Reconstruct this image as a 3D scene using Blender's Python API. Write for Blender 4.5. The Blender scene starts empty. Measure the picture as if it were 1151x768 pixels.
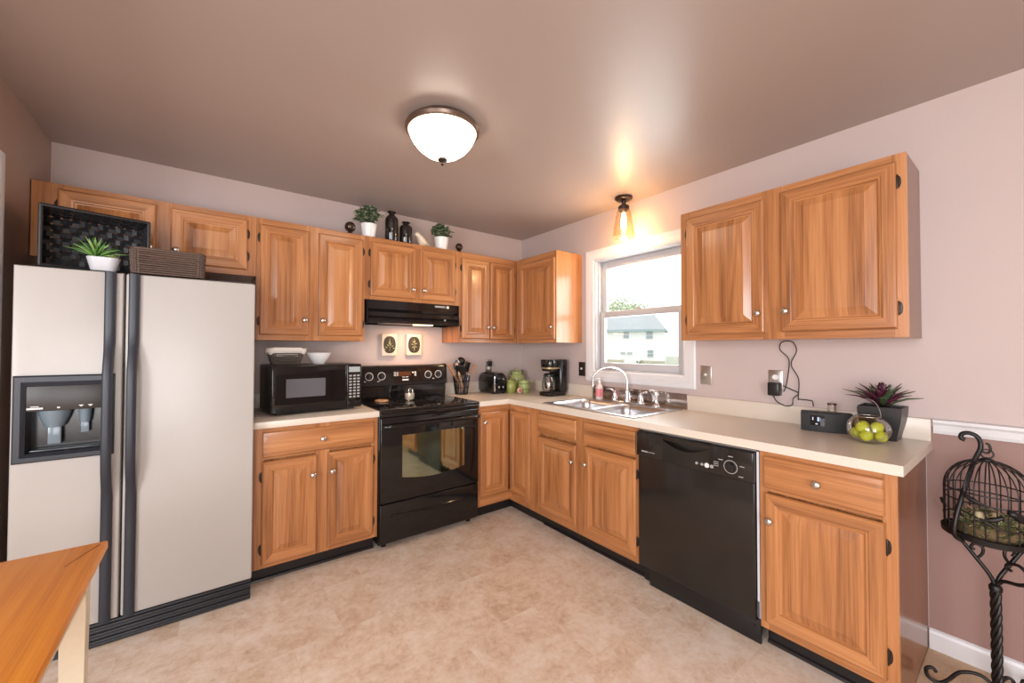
import bpy, bmesh, math, random
from mathutils import Vector, Matrix
R = math.radians
rnd = random.Random(7)
S = bpy.context.scene
COL = S.collection

# ------------------------------------------------------------------ camera
def setup_camera():
    cd = bpy.data.cameras.new('camera'); co = bpy.data.objects.new('camera', cd); COL.objects.link(co)
    cd.sensor_width = 36; cd.lens = 448.272/1151*36; cd.clip_start = .02; cd.clip_end = 400
    y, t, r = R(37.186), R(.99), R(.104)
    d = Vector((math.sin(y)*math.cos(t), math.cos(y)*math.cos(t), math.sin(t)))
    rt = Vector((math.cos(y), -math.sin(y), 0)); up = rt.cross(d)
    r2 = rt*math.cos(r)+up*math.sin(r); u2 = -rt*math.sin(r)+up*math.cos(r)
    m = Matrix((r2, u2, -d)).transposed().to_4x4(); m.translation = (-2.566, -3.22, 1.323)
    co.matrix_world = m; S.camera = co
setup_camera()
# ------------------------------------------------------------------ light
S.view_settings.view_transform = 'Standard'; S.view_settings.look = 'None'
S.view_settings.gamma = 1; S.view_settings.use_curve_mapping = False
S.view_settings.exposure = -0.07
W = bpy.data.worlds.new('sky'); S.world = W; W.use_nodes = True
W.node_tree.nodes['Background'].inputs[0].default_value = (1, 1, 1, 1)
W.node_tree.nodes['Background'].inputs[1].default_value = 2.2
def light(name, kind, loc, energy, color=(1, 1, 1), size=None, size_y=None, rot=(0, 0, 0), radius=None):
    l = bpy.data.lights.new(name, kind); l.energy = energy; l.color = color
    if kind == 'AREA':
        l.shape = 'RECTANGLE'; l.size = size; l.size_y = size_y
    elif radius is not None: l.shadow_soft_size = radius
    o = bpy.data.objects.new(name, l); COL.objects.link(o); o.location = loc; o.rotation_euler = rot
    return o
# daylight through the patio door behind the camera and the dining window
light('patio_daylight', 'AREA', (-3.5, -5.54, 1.1), 110, (.97, .98, 1), 2.1, 2.0, (R(90), 0, 0))
light('side_window_daylight', 'AREA', (-5.1, -3.55, 1.5), 140, (.93, .96, 1), 1.5, 1.5, (0, R(-90), 0))
light('sink_window_daylight', 'AREA', (.16, -1.38, 1.6), 20, (.95, .98, 1), .9, .72, (0, R(90), 0))

# ------------------------------------------------------------------ materials
def mat(name, col=(.8, .8, .8), rough=.5, metal=0, spec=.5, coat=0, emit=None, es=0, bump=None):
    m = bpy.data.materials.new(name); m.use_nodes = True
    b = m.node_tree.nodes['Principled BSDF']
    b.inputs['Base Color'].default_value = (*col, 1); b.inputs['Roughness'].default_value = rough
    b.inputs['Metallic'].default_value = metal; b.inputs['Specular IOR Level'].default_value = spec
    b.inputs['Coat Weight'].default_value = coat; b.inputs['Coat Roughness'].default_value = .08
    if emit: b.inputs['Emission Color'].default_value = (*emit, 1); b.inputs['Emission Strength'].default_value = es
    nt = m.node_tree; N = nt.nodes; L = nt.links
    tc = N.new('ShaderNodeTexCoord'); n = N.new('ShaderNodeTexNoise')
    sc, st, var = bump or (40, .02, .06)
    n.inputs['Scale'].default_value = sc; n.inputs['Detail'].default_value = 3
    L.new(tc.outputs['Object'], n.inputs['Vector'])
    if st:
        bp = N.new('ShaderNodeBump'); bp.inputs['Strength'].default_value = st; bp.inputs['Distance'].default_value = .002
        L.new(n.outputs['Fac'], bp.inputs['Height']); L.new(bp.outputs['Normal'], b.inputs['Normal'])
    if var:
        mx = N.new('ShaderNodeMix'); mx.data_type = 'RGBA'
        mx.inputs['A'].default_value = (*[c*(1-var) for c in col], 1); mx.inputs['B'].default_value = (*[min(1, c*(1+var)) for c in col], 1)
        L.new(n.outputs['Fac'], mx.inputs['Factor']); L.new(mx.outputs['Result'], b.inputs['Base Color'])
    return m
def wood(name, axis, c0, c1, c2, rough=.3, coat=.3, scale=1.0):
    m = bpy.data.materials.new(name); m.use_nodes = True
    nt = m.node_tree; N = nt.nodes; L = nt.links; b = N['Principled BSDF']
    tc = N.new('ShaderNodeTexCoord'); oi = N.new('ShaderNodeObjectInfo')
    add = N.new('ShaderNodeVectorMath'); add.operation = 'ADD'
    mul = N.new('ShaderNodeMath'); mul.operation = 'MULTIPLY'; mul.inputs[1].default_value = 13.7
    L.new(oi.outputs['Random'], mul.inputs[0]); L.new(tc.outputs['Object'], add.inputs[0]); L.new(mul.outputs[0], add.inputs[1])
    mp = N.new('ShaderNodeMapping'); s = [9, 2.5, 9]; s['xyz'.index(axis)] = .45
    mp.inputs['Scale'].default_value = [k*scale for k in s]; L.new(add.outputs[0], mp.inputs['Vector'])
    n1 = N.new('ShaderNodeTexNoise'); n1.inputs['Scale'].default_value = .9; n1.inputs['Detail'].default_value = 2
    n1.inputs['Distortion'].default_value = .1; L.new(mp.outputs[0], n1.inputs['Vector'])
    m1 = N.new('ShaderNodeMath'); m1.operation = 'MULTIPLY'; m1.inputs[1].default_value = 55; L.new(n1.outputs['Fac'], m1.inputs[0])
    sn = N.new('ShaderNodeMath'); sn.operation = 'SINE'; L.new(m1.outputs[0], sn.inputs[0])
    mp2 = N.new('ShaderNodeMapping'); s = [230, 28, 230]; s['xyz'.index(axis)] = 4
    mp2.inputs['Scale'].default_value = s; L.new(add.outputs[0], mp2.inputs['Vector'])
    n2 = N.new('ShaderNodeTexNoise'); n2.inputs['Scale'].default_value = 1; n2.inputs['Detail'].default_value = 3; L.new(mp2.outputs[0], n2.inputs['Vector'])
    mp3 = N.new('ShaderNodeMapping'); s = [16, 4, 16]; s['xyz'.index(axis)] = .22
    mp3.inputs['Scale'].default_value = s; L.new(add.outputs[0], mp3.inputs['Vector'])
    n3 = N.new('ShaderNodeTexNoise'); n3.inputs['Scale'].default_value = 1; L.new(mp3.outputs[0], n3.inputs['Vector'])
    # fac = .5 + .13*sin + .35*(n2-.5) + .7*(n3-.5)
    a1 = N.new('ShaderNodeMath'); a1.operation = 'MULTIPLY_ADD'; a1.inputs[1].default_value = .06; a1.inputs[2].default_value = -.20; L.new(sn.outputs[0], a1.inputs[0])
    a2 = N.new('ShaderNodeMath'); a2.operation = 'MULTIPLY_ADD'; a2.inputs[1].default_value = .6; L.new(n2.outputs['Fac'], a2.inputs[0]); L.new(a1.outputs[0], a2.inputs[2])
    a3 = N.new('ShaderNodeMath'); a3.operation = 'MULTIPLY_ADD'; a3.inputs[1].default_value = .8; L.new(n3.outputs['Fac'], a3.inputs[0]); L.new(a2.outputs[0], a3.inputs[2])
    cr = N.new('ShaderNodeValToRGB'); e = cr.color_ramp.elements
    e[0].position = .2; e[0].color = (*c0, 1); e[1].position = .82; e[1].color = (*c2, 1)
    k = e.new(.5); k.color = (*c1, 1)
    L.new(a3.outputs[0], cr.inputs[0]); L.new(cr.outputs[0], b.inputs['Base Color'])
    b.inputs['Roughness'].default_value = rough; b.inputs['Coat Weight'].default_value = coat; b.inputs['Coat Roughness'].default_value = .15
    bp = N.new('ShaderNodeBump'); bp.inputs['Strength'].default_value = .06; bp.inputs['Distance'].default_value = .002
    L.new(n2.outputs['Fac'], bp.inputs['Height']); L.new(bp.outputs[0], b.inputs['Normal'])
    return m
OAK = [(.20, .070, .022), (.42, .170, .058), (.56, .255, .10)]
WV = wood('oak_upright_grain', 'z', *OAK); WH = wood('oak_level_grain', 'x', *OAK)
def dull(m, v): m.node_tree.nodes['Principled BSDF'].inputs['Specular IOR Level'].default_value = v; return m
WS = wood('shaded_oak_side_panel', 'z', (.17, .065, .030), (.23, .095, .047), (.29, .125, .065), rough=.22, coat=0)  # glossy oak end panels, with their shade put into a darker wood colour
WOODS = [WV, WH]
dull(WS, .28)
TABLEW = wood('orange_table_wood', 'y', (.62, .19, .012), (.80, .28, .016), (.88, .36, .04), rough=.4, coat=.05)
def glass(name, tint=(1, 1, 1), gl=.08, rough=.02, dens=1.0):
    m = bpy.data.materials.new(name); m.use_nodes = True; nt = m.node_tree; N = nt.nodes; L = nt.links
    N.remove(N['Principled BSDF']); out = N['Material Output']
    t = N.new('ShaderNodeBsdfTransparent'); t.inputs[0].default_value = (*tint, 1)
    g = N.new('ShaderNodeBsdfGlossy'); g.inputs['Roughness'].default_value = rough
    lw = N.new('ShaderNodeLayerWeight'); lw.inputs[0].default_value = .25
    ma = N.new('ShaderNodeMath'); ma.operation = 'MULTIPLY_ADD'; ma.inputs[1].default_value = .5*dens; ma.inputs[2].default_value = gl
    L.new(lw.outputs['Fresnel'], ma.inputs[0])
    mx = N.new('ShaderNodeMixShader'); L.new(ma.outputs[0], mx.inputs[0]); L.new(t.outputs[0], mx.inputs[1]); L.new(g.outputs[0], mx.inputs[2])
    L.new(mx.outputs[0], out.inputs[0]); return m
def floor_mat():
    m = bpy.data.materials.new('vinyl_tile'); m.use_nodes = True; nt = m.node_tree; N = nt.nodes; L = nt.links; b = N['Principled BSDF']
    tc = N.new('ShaderNodeTexCoord'); mp = N.new('ShaderNodeMapping'); L.new(tc.outputs['Object'], mp.inputs[0])
    br = N.new('ShaderNodeTexBrick'); br.offset = .5; br.inputs['Scale'].default_value = 1; br.inputs['Mortar Size'].default_value = .0018
    br.inputs['Brick Width'].default_value = .41; br.inputs['Row Height'].default_value = .41; br.inputs['Mortar Smooth'].default_value = .5
    br.inputs['Color1'].default_value = (0, 0, 0, 1); br.inputs['Color2'].default_value = (1, 1, 1, 1); br.inputs['Mortar'].default_value = (.6, .6, .6, 1)
    L.new(mp.outputs[0], br.inputs['Vector'])
    off = N.new('ShaderNodeVectorMath'); off.operation = 'MULTIPLY_ADD'; off.inputs[1].default_value = (3, 3, 3)
    L.new(br.outputs['Color'], off.inputs[0]); L.new(mp.outputs[0], off.inputs[2])
    n1 = N.new('ShaderNodeTexNoise'); n1.inputs['Scale'].default_value = 5.5; n1.inputs['Detail'].default_value = 9; n1.inputs['Roughness'].default_value = .72; n1.inputs['Distortion'].default_value = .35
    L.new(off.outputs[0], n1.inputs['Vector'])
    n4 = N.new('ShaderNodeTexNoise'); n4.inputs['Scale'].default_value = 34; n4.inputs['Detail'].default_value = 6; n4.inputs['Roughness'].default_value = .7; L.new(off.outputs[0], n4.inputs['Vector'])
    ad = N.new('ShaderNodeMath'); ad.operation = 'MULTIPLY_ADD'; ad.inputs[1].default_value = .45; L.new(n4.outputs['Fac'], ad.inputs[0])
    ab = N.new('ShaderNodeMath'); ab.operation = 'MULTIPLY_ADD'; ab.inputs[1].default_value = .85; ab.inputs[2].default_value = -.15; L.new(n1.outputs['Fac'], ab.inputs[0]); L.new(ab.outputs[0], ad.inputs[2])
    cr = N.new('ShaderNodeValToRGB'); e = cr.color_ramp.elements
    e[0].position = .3; e[0].color = (.60, .43, .29, 1); e[1].position = .72; e[1].color = (.93, .86, .78, 1)
    k = e.new(.46); k.color = (.78, .63, .50, 1); k = e.new(.56); k.color = (.86, .74, .63, 1)
    L.new(ad.outputs[0], cr.inputs[0])
    mx = N.new('ShaderNodeMix'); mx.data_type = 'RGBA'; mx.blend_type = 'MIX'; mx.inputs['B'].default_value = (.80, .68, .57, 1)
    mm = N.new('ShaderNodeMath'); mm.operation = 'MULTIPLY'; mm.inputs[1].default_value = .3; L.new(br.outputs['Fac'], mm.inputs[0])
    L.new(mm.outputs[0], mx.inputs['Factor']); L.new(cr.outputs[0], mx.inputs['A']); L.new(mx.outputs['Result'], b.inputs['Base Color'])
    b.inputs['Roughness'].default_value = .42; b.inputs['Specular IOR Level'].default_value = .4
    bp = N.new('ShaderNodeBump'); bp.inputs['Strength'].default_value = .08; bp.inputs['Distance'].default_value = .003
    L.new(n1.outputs['Fac'], bp.inputs['Height']); L.new(bp.outputs[0], b.inputs['Normal'])
    return m
FLOOR = floor_mat()
CARPET = mat('tan_carpet', (.62, .45, .30), .95, bump=(160, .6, .25))
WALL = mat('pale_rose_wall_paint', (.53, .43, .405), .6, bump=(180, .05, .015))
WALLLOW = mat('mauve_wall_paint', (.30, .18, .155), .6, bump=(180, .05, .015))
WALLDARK = mat('dark_brown_wall', (.36, .245, .20), .5, bump=(180, .05, .015))  # left wall coloured darker and browner than the back wall
CEIL = mat('taupe_ceiling_paint', (.41, .335, .305), .38, spec=.5, bump=(120, .02, .01))
TRIM = mat('white_trim_paint', (.70, .69, .70), .35, bump=(30, .0, .0))
VINYL = mat('white_window_vinyl', (.50, .49, .50), .3, bump=(30, 0, 0))
GLASS = glass('window_glass', (.98, .99, .985), .02, dens=.5)
CLEAR = glass('clear_glass', (.96, .95, .93), .05)
SMOKE = glass('smoked_glass', (.30, .23, .17), .06)
BROWNGL = glass('brown_bottle_glass', (.07, .045, .03), .05)
NICKEL = mat('brushed_nickel', (.62, .58, .54), .28, 1)
CHROME = mat('chrome', (.85, .86, .88), .07, 1, bump=(30, 0, 0))
STEEL = mat('stainless_steel', (.62, .62, .63), .3, 1, bump=(60, .02, .03))
DKSTEEL = mat('dull_steel_sheet', (.42, .36, .33), .18, 1, bump=(25, .05, .1))
BRONZE = mat('dark_bronze', (.05, .035, .03), .35, .7)
BLACK = mat('black_gloss_enamel', (.008, .007, .007), .08, spec=.5, bump=(30, 0, 0))
BLACKP = mat('black_plastic', (.012, .011, .011), .3)
BLACKM = mat('black_matte', (.012, .011, .012), .55)
DWBLACK = mat('dishwasher_black', (.016, .013, .011), .16, spec=.5, bump=(30, .01, .02))
IRON = mat('wrought_iron', (.012, .010, .010), .4, .3)
BASE = mat('black_vinyl_base', (.01, .009, .010), .3)
CREAM = mat('almond_laminate', (.68, .60, .51), .32, bump=(300, .02, .03))
FRIDGE = mat('almond_textured_enamel', (.44, .415, .39), .33, bump=(240, .12, .01))
FRIDGEH = mat('blue_grey_plastic', (.016, .020, .030), .42)
GRILLE = mat('grey_grille_plastic', (.018, .020, .026), .4)
WHITE = mat('white_glaze', (.80, .79, .78), .25)
MARK = mat('white_print', (.75, .73, .70), .5, bump=(30, 0, 0))
GREYMARK = mat('grey_print', (.35, .33, .32), .5, bump=(30, 0, 0))
RINGM = mat('burner_ring_print', (.03, .028, .028), .3, bump=(30, 0, 0))
OVENGL = mat('oven_window_glass', (.40, .46, .34), .05, 1, bump=(30, 0, 0))
CAVITY = mat('black_cavity_plastic', (.01, .012, .016), .2)

# ------------------------------------------------------------------ mesh helpers
def marks(name, m, parent, boxes, loc=None, rot=None):
    for q in boxes: MB().box(*q).build(name, m, parent, 0, loc=loc, rot=rot)
class MB:
    def __init__(s): s.bm = bmesh.new()
    def _mi(s, faces, mi):
        for f in faces: f.material_index = mi
    def box(s, x0, x1, y0, y1, z0, z1, bev=0, mi=0, seg=2, mtx=None):
        b = bmesh.new(); bmesh.ops.create_cube(b, size=1)
        for v in b.verts: v.co = Vector(((x0+x1)/2+v.co.x*(x1-x0), (y0+y1)/2+v.co.y*(y1-y0), (z0+z1)/2+v.co.z*(z1-z0)))
        if bev: bmesh.ops.bevel(b, geom=b.edges[:], offset=bev, segments=seg, affect='EDGES', profile=.5)
        if mtx: b.transform(mtx)
        s.join(b, mi); return s
    def join(s, b, mi=None):
        vm = {v: s.bm.verts.new(v.co) for v in b.verts}
        for f in b.faces:
            try:
                g = s.bm.faces.new([vm[v] for v in f.verts]); g.material_index = f.material_index if mi is None else mi
            except ValueError: pass
        b.free()
    def rings(s, rings, mi=0, cap0=True, cap1=True, closed=True):
        vs = [[s.bm.verts.new(p) for p in r] for r in rings]
        n = len(vs[0])
        for a, b in zip(vs, vs[1:]):
            for i in range(n if closed else n-1):
                j = (i+1) % n
                f = s.bm.faces.new((a[i], a[j], b[j], b[i])); f.material_index = mi
        if cap0: f = s.bm.faces.new(vs[0][::-1]); f.material_index = mi
        if cap1: f = s.bm.faces.new(vs[-1]); f.material_index = mi
        return vs
    def lathe(s, prof, c=(0, 0, 0), axis='z', seg=24, mi=0, mtx=None, cap=True):
        c = Vector(c)
        def P(r, h, a):
            u, v = r*math.cos(a), r*math.sin(a)
            p = {'z': Vector((u, v, h)), 'y': Vector((u, -h, v)), 'x': Vector((-h, -u, v))}[axis]
            p = p+c
            return mtx @ p if mtx else p
        s.rings([[P(max(r, 1e-5), h, 2*math.pi*i/seg) for i in range(seg)] for r, h in prof], mi, cap, cap)
        return s
    def tube(s, pts, r, seg=8, mi=0, cap=True, closed=False):
        pts = [Vector(p) for p in pts]; n = len(pts)
        rr = r if hasattr(r, '__len__') else [r]*n
        T = []
        for i in range(n):
            if closed: t = pts[(i+1) % n]-pts[i-1]
            else: t = pts[min(i+1, n-1)]-pts[max(i-1, 0)]
            T.append(t.normalized() if t.length > 1e-9 else Vector((0, 0, 1)))
        a = Vector((0, 0, 1)) if abs(T[0].z) < .9 else Vector((1, 0, 0))
        u = T[0].cross(a).normalized(); rings = []
        for i in range(n):
            if i:
                u = u-T[i]*u.dot(T[i]); u.normalize()
            v = T[i].cross(u)
            rings.append([pts[i]+(u*math.cos(2*math.pi*k/seg)+v*math.sin(2*math.pi*k/seg))*rr[i] for k in range(seg)])
        if closed: rings.append(rings[0]); cap = False
        s.rings(rings, mi, cap, cap); return s
    def prism(s, poly, axis, a, b, mi=0):
        # poly: 2-D outline; axis extruded from a to b
        def P(p, t): return {'x': (t, p[0], p[1]), 'y': (p[0], t, p[1]), 'z': (p[0], p[1], t)}[axis]
        s.rings([[P(p, a) for p in poly], [P(p, b) for p in poly]], mi); return s
    def sphere(s, c, r, seg=16, rg=10, mi=0, sc=(1, 1, 1)):
        b = bmesh.new(); bmesh.ops.create_uvsphere(b, u_segments=seg, v_segments=rg, radius=r)
        for v in b.verts: v.co = Vector((v.co.x*sc[0]+c[0], v.co.y*sc[1]+c[1], v.co.z*sc[2]+c[2]))
        s.join(b, mi); return s
    def leaf(s, base, d, ln, w, mi=0, droop=.3, fold=.25):
        base = Vector(base); d = Vector(d).normalized()
        sd = d.cross(Vector((0, 0, 1)))
        sd = sd.normalized() if sd.length > 1e-3 else Vector((1, 0, 0))
        up = sd.cross(d); L_, C_, R_ = [], [], []
        for k, (t, f) in enumerate(((0, .35), (.3, .95), (.62, .8), (1, .04))):
            p = base+d*ln*t-Vector((0, 0, 1))*droop*ln*t*t
            C_.append(s.bm.verts.new(p)); L_.append(s.bm.verts.new(p-sd*w*f/2+up*fold*w*f)); R_.append(s.bm.verts.new(p+sd*w*f/2+up*fold*w*f))
        for k in range(3):
            for A, B in ((L_, C_), (C_, R_)):
                f = s.bm.faces.new((A[k], B[k], B[k+1], A[k+1])); f.material_index = mi
        return s
    def build(s, name, mats, parent=None, smooth=35, solid=0, loc=None, rot=None, recalc=True):
        me = bpy.data.meshes.new(name)
        if recalc: bmesh.ops.recalc_face_normals(s.bm, faces=s.bm.faces[:])
        s.bm.to_mesh(me); s.bm.free()
        for m in (mats if isinstance(mats, (list, tuple)) else [mats]): me.materials.append(m)
        if smooth:
            me.polygons.foreach_set('use_smooth', [True]*len(me.polygons)); me.set_sharp_from_angle(angle=R(smooth))
        o = bpy.data.objects.new(name, me); COL.objects.link(o)
        if parent: o.parent = parent
        if loc: o.location = loc
        if rot: o.rotation_euler = rot
        if solid:
            md = o.modifiers.new('thickness', 'SOLIDIFY'); md.thickness = solid; md.offset = 0
        return o
def tag(o, label, cat, group=None):
    o['label'] = label; o['category'] = cat
    if group: o['group'] = group
    return o
def thing(name, label, cat, loc=(0, 0, 0), rz=0, group=None):
    o = bpy.data.objects.new(name, None); COL.objects.link(o); o.empty_display_size = .05
    o.location = loc; o.rotation_euler = (0, 0, rz); return tag(o, label, cat, group)
def struct(o): o['kind'] = 'structure'; return o
def dup(o, loc=None, rz=None, label=None, parent=None):
    c = o.copy(); COL.objects.link(c)
    if parent: c.parent = parent
    if loc is not None: c.location = loc
    if rz is not None: c.rotation_euler = (0, 0, rz)
    if label: c['label'] = label
    for ch in list(o.children): dup(ch, parent=c)
    return c
def arc(c, r, a0, a1, n, plane='xz'):
    out = []
    for i in range(n+1):
        a = R(a0+(a1-a0)*i/n); u, v = r*math.cos(a), r*math.sin(a)
        out.append({'xz': (c[0]+u, c[1], c[2]+v), 'yz': (c[0], c[1]+u, c[2]+v), 'xy': (c[0]+u, c[1]+v, c[2])}[plane])
    return out
def rrect(w, d, r, n=5, z=0, cx=0, cy=0):
    out = []
    for sx, sy, a0 in ((1, 1, 0), (-1, 1, 90), (-1, -1, 180), (1, -1, 270)):
        for i in range(n+1):
            a = R(a0+90*i/n); out.append((cx+sx*(w/2-r)+r*math.cos(a), cy+sy*(d/2-r)+r*math.sin(a), z))
    return out
def smoothpath(pts, n=6):
    P = [Vector(p) for p in pts]; out = []
    for i in range(len(P)-1):
        p0, p1, p2, p3 = P[max(i-1, 0)], P[i], P[i+1], P[min(i+2, len(P)-1)]
        for k in range(n):
            t = k/n
            out.append(.5*((2*p1)+(p2-p0)*t+(2*p0-5*p1+4*p2-p3)*t*t+(3*p1-p0-3*p2+p3)*t**3))
    out.append(P[-1]); return out

# ------------------------------------------------------------------ room shell
H = 2.44; LX = -3.262
struct(MB().box(-5.2, 0, -2.9125, .0, -.05, 0).build('floor', FLOOR, smooth=0))
struct(MB().box(-5.2, 0, -5.6, -2.9125, -.05, 0.002).build('floor_carpet', CARPET, smooth=0))
struct(MB().box(-5.3, .15, -5.7, .1, H, H+.08).build('ceiling', CEIL, smooth=0))
struct(MB().box(-5.3, .13, 0, .1, -.05, H).build('wall_back', WALL, smooth=0))
WY0, WY1, WZ0, WZ1 = -.985, -1.765, 1.14, 2.058      # window opening
wr = MB()
wr.box(0, .13, WY0, 0, -.05, H); wr.box(0, .13, -2.9125, WY1, -.05, H)
wr.box(0, .13, WY1, WY0, -.05, WZ0); wr.box(0, .13, WY1, WY0, WZ1, H)
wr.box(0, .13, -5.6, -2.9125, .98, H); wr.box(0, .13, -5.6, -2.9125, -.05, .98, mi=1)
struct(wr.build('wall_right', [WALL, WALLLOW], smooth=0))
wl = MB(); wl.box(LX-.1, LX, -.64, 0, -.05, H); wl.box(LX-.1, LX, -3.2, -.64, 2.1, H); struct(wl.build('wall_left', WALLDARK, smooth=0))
struct(MB().box(-5.3, -5.2, -5.7, 0, -.05, H).build('wall_far_left', WALL, smooth=0))
rw = MB(); rw.box(-5.2, -4.6, -5.7, -5.6, -.05, H); rw.box(-2.4, .13, -5.7, -5.6, -.05, H); rw.box(-4.6, -2.4, -5.7, -5.6, 2.1, H)
struct(rw.build('wall_rear', WALL, smooth=0))
def patio():
    t = thing('door_1', 'white sliding glass patio door', 'door', (-3.5, -5.65, 0)); struct(t)
    f = MB()
    for x in (-1.08, -.03, 1.02): f.box(x, x+.06, -.03, .03, .0, 2.1)
    f.box(-1.08, 1.08, -.03, .03, 0, .08); f.box(-1.08, 1.08, -.03, .03, 2.02, 2.1); f.build('door_frame', VINYL, t, 0)
    MB().box(-1.02, 1.02, -.004, .004, .08, 2.02).build('pane', GLASS, t, 0)
patio()
def sidewindow():
    t = thing('window_2', 'white window in the far side wall', 'window', (-5.198, -3.55, 1.5)); struct(t)
    f = MB()
    for y in (-.85, -.035, .78): f.box(0, .03, y, y+.07, -.85, .85)
    for z in (-.85, -.035, .78): f.box(0, .03, -.85, .85, z, z+.07)
    f.build('window_frame', VINYL, t, 0)
sidewindow()
# casing at the left opening, chair rail, baseboard
struct(MB().box(LX-.1, LX+.014, -.70, -.642, 0, 2.125, .004).build('trim_1', TRIM))
cr = [(0, .952), (-.012, .952), (-.016, .965), (-.012, .975), (-.014, .99), (-.024, 1.0), (-.024, 1.012), (0, 1.016)]
def prof_y(prof, y0, y1): return MB().rings([[(p[0], y, p[1]) for p in prof] for y in (y0, y1)])
def extr_y(name, prof, y0, y1, m):
    b = MB(); b.rings([[(p[0], y, p[1]) for p in prof] for y in (y0, y1)]); return struct(b.build(name, m, smooth=0))
extr_y('trim_2', [(x-.0005, z) for x, z in cr], -5.6, -2.936, TRIM)
extr_y('baseboard_right', [(-.0005, 0.002), (-.014, .002), (-.014, .07), (-.009, .082), (-.0005, .088)], -5.6, -2.914, TRIM)

# window
def window():
    t = thing('window_1', 'white double hung kitchen window above the sink', 'window', (0, 0, 0)); struct(t)
    c = MB(); oy0, oy1, oz0, oz1 = -.893, -1.857, 1.052, 2.147
    rings = []
    for ins, x in ((0, -.001), (0, -.012), (.008, -.018), (.035, -.018), (.045, -.014), (.08, -.010), (.086, -.004), (.092, -.001)):
        rings.append([(x, oy0-ins, oz0+ins), (x, oy1+ins, oz0+ins), (x, oy1+ins, oz1-ins), (x, oy0-ins, oz1-ins)])
    c.rings(rings, cap0=False, cap1=False); c.build('window_casing', TRIM, t, 25)
    j = MB(); th = .008
    j.box(0, .115, WY0-th, WY0-.0005, WZ0, WZ1); j.box(0, .115, WY1+.0005, WY1+th, WZ0, WZ1)
    j.box(0, .115, WY1, WY0, WZ1-th, WZ1-.0005); j.box(0, .115, WY1, WY0, WZ0+.0005, WZ0+th)
    j.box(.03, .036, WY0-.02, WY0-th, WZ0, WZ1); j.box(.03, .036, WY1+th, WY1+.02, WZ0, WZ1)
    j.build('jamb', VINYL, t, 0)
    def sash(name, x, z0, z1, st, bot, top):
        s = MB(); y0, y1 = WY0-.012, WY1+.012
        s.box(x, x+.028, y0-st, y0, z0, z1, .003); s.box(x, x+.028, y1, y1+st, z0, z1, .003)
        s.box(x+.0005, x+.0275, y1+st-.002, y0-st+.002, z0, z0+bot, .003); s.box(x+.0005, x+.0275, y1+st-.002, y0-st+.002, z1-top, z1, .003)
        o = s.build(name, VINYL, t)
        MB().box(x+.012, x+.016, y1+st-.004, y0-st+.004, z0+bot-.004, z1-top+.004).build('pane', GLASS, o, 0)
    sash('lower_sash', .045, WZ0+.009, 1.628, .052, .058, .05)
    sash('upper_sash', .078, 1.585, WZ1-.009, .048, .045, .06)
    l = MB(); l.box(.05, .07, -1.40, -1.35, 1.628, 1.640, .003); l.box(.052, .062, -1.385, -1.352, 1.640, 1.648, .003); l.build('sash_lock', VINYL, t)
window()

# ------------------------------------------------------------------ cabinets
def knob(parent, loc):
    b = MB(); b.lathe([(.0, 0), (.009, 0), (.006, .006), (.006, .012), (.015, .018), (.016, .023), (.013, .027), (.006, .0295), (0, .03)], axis='y', seg=20)
    return b.build('knob', NICKEL, parent, 50, loc=loc)
def hinge(parent, x, z, sgn):
    b = MB(); b.lathe([(.0, -.03), (.002, -.03), (.004, -.022), (.004, .022), (.002, .03), (0, .03)], (x+sgn*.003, -.006, z), seg=10)
    b.lathe([(0, 0), (.008, 0), (.007, .0025), (0, .003)], (0, 0, 0), axis='y', seg=14, mtx=Matrix.Translation((x+sgn*.006, -.0008, z)) @ Matrix.Diagonal((1, 1, 3.2, 1)))
    return b.build('hinge', BRONZE, parent)
DOORLOOPS = [(0, .0), (0, .010), (.004, .016), (.009, .019), (.044, .019), (.048, .016), (.055, .015), (.059, .008), (.064, .0072), (.067, .008), (.098, .0185), (.100, .0195)]
def door(parent, loc, w, h, kn=None, hg=None, rz=0, label=None):
    b = MB(); sc = 1.0 if w > .3 else max(.82, w/.3)
    rings = []
    for ins, t in DOORLOOPS:
        i = ins*sc; rings.append([(i, -t, i), (w-i, -t, i), (w-i, -t, h-i), (i, -t, h-i)])
    vs = b.rings(rings)
    b.bm.faces.ensure_lookup_table()
    for k in range(len(rings)-1):
        if k >= 8: continue
        for sd in (0, 2): b.bm.faces[k*4+sd].material_index = 1
    o = b.build('door', WOODS, parent, 20, loc=loc, rot=(0, 0, rz))
    if kn: knob(o, (kn[0], -.0192, kn[1]))
    if hg:
        zs = (.085, h-.085)
        for z in zs: hinge(o, 0 if hg == 'L' else w, z, -1 if hg == 'L' else 1)
    if label: o['label'] = label
    return o
def drawer(parent, loc, w, h, kn=True):
    b = MB(); rings = []
    for i, t in [(0, 0), (0, .011), (.004, .016), (.012, .0175), (.018, .0185), (.022, .019)]:
        rings.append([(i, -t, i), (w-i, -t, i), (w-i, -t, h-i), (i, -t, h-i)])
    b.rings(rings); o = b.build('drawer', WH, parent, 20, loc=loc)
    if kn: knob(o, (w/2, -.0192, h/2))
    return o
def carcass(t, w, d, z0, z1, top=True, sides=(WV, WV)):
    """panels of the box behind the face frame, local frame: wall at y=0, front at y=-d"""
    b = MB(); f = d-.02
    b.box(.001, .017, -f, -.001, z0, z1, mi=1); b.box(w-.017, w-.001, -f, -.001, z0, z1, mi=2)
    b.box(.017, w-.017, -f, -.001, z0, z0+.016); b.box(.017, w-.017, -.012, -.001, z0+.016, z1)
    if top: b.box(.017, w-.017, -f, -.012, z1-.016, z1)
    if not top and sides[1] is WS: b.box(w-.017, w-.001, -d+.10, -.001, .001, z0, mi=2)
    return b.build('cabinet_box', [WV, sides[0], sides[1]], t, 0)
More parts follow.
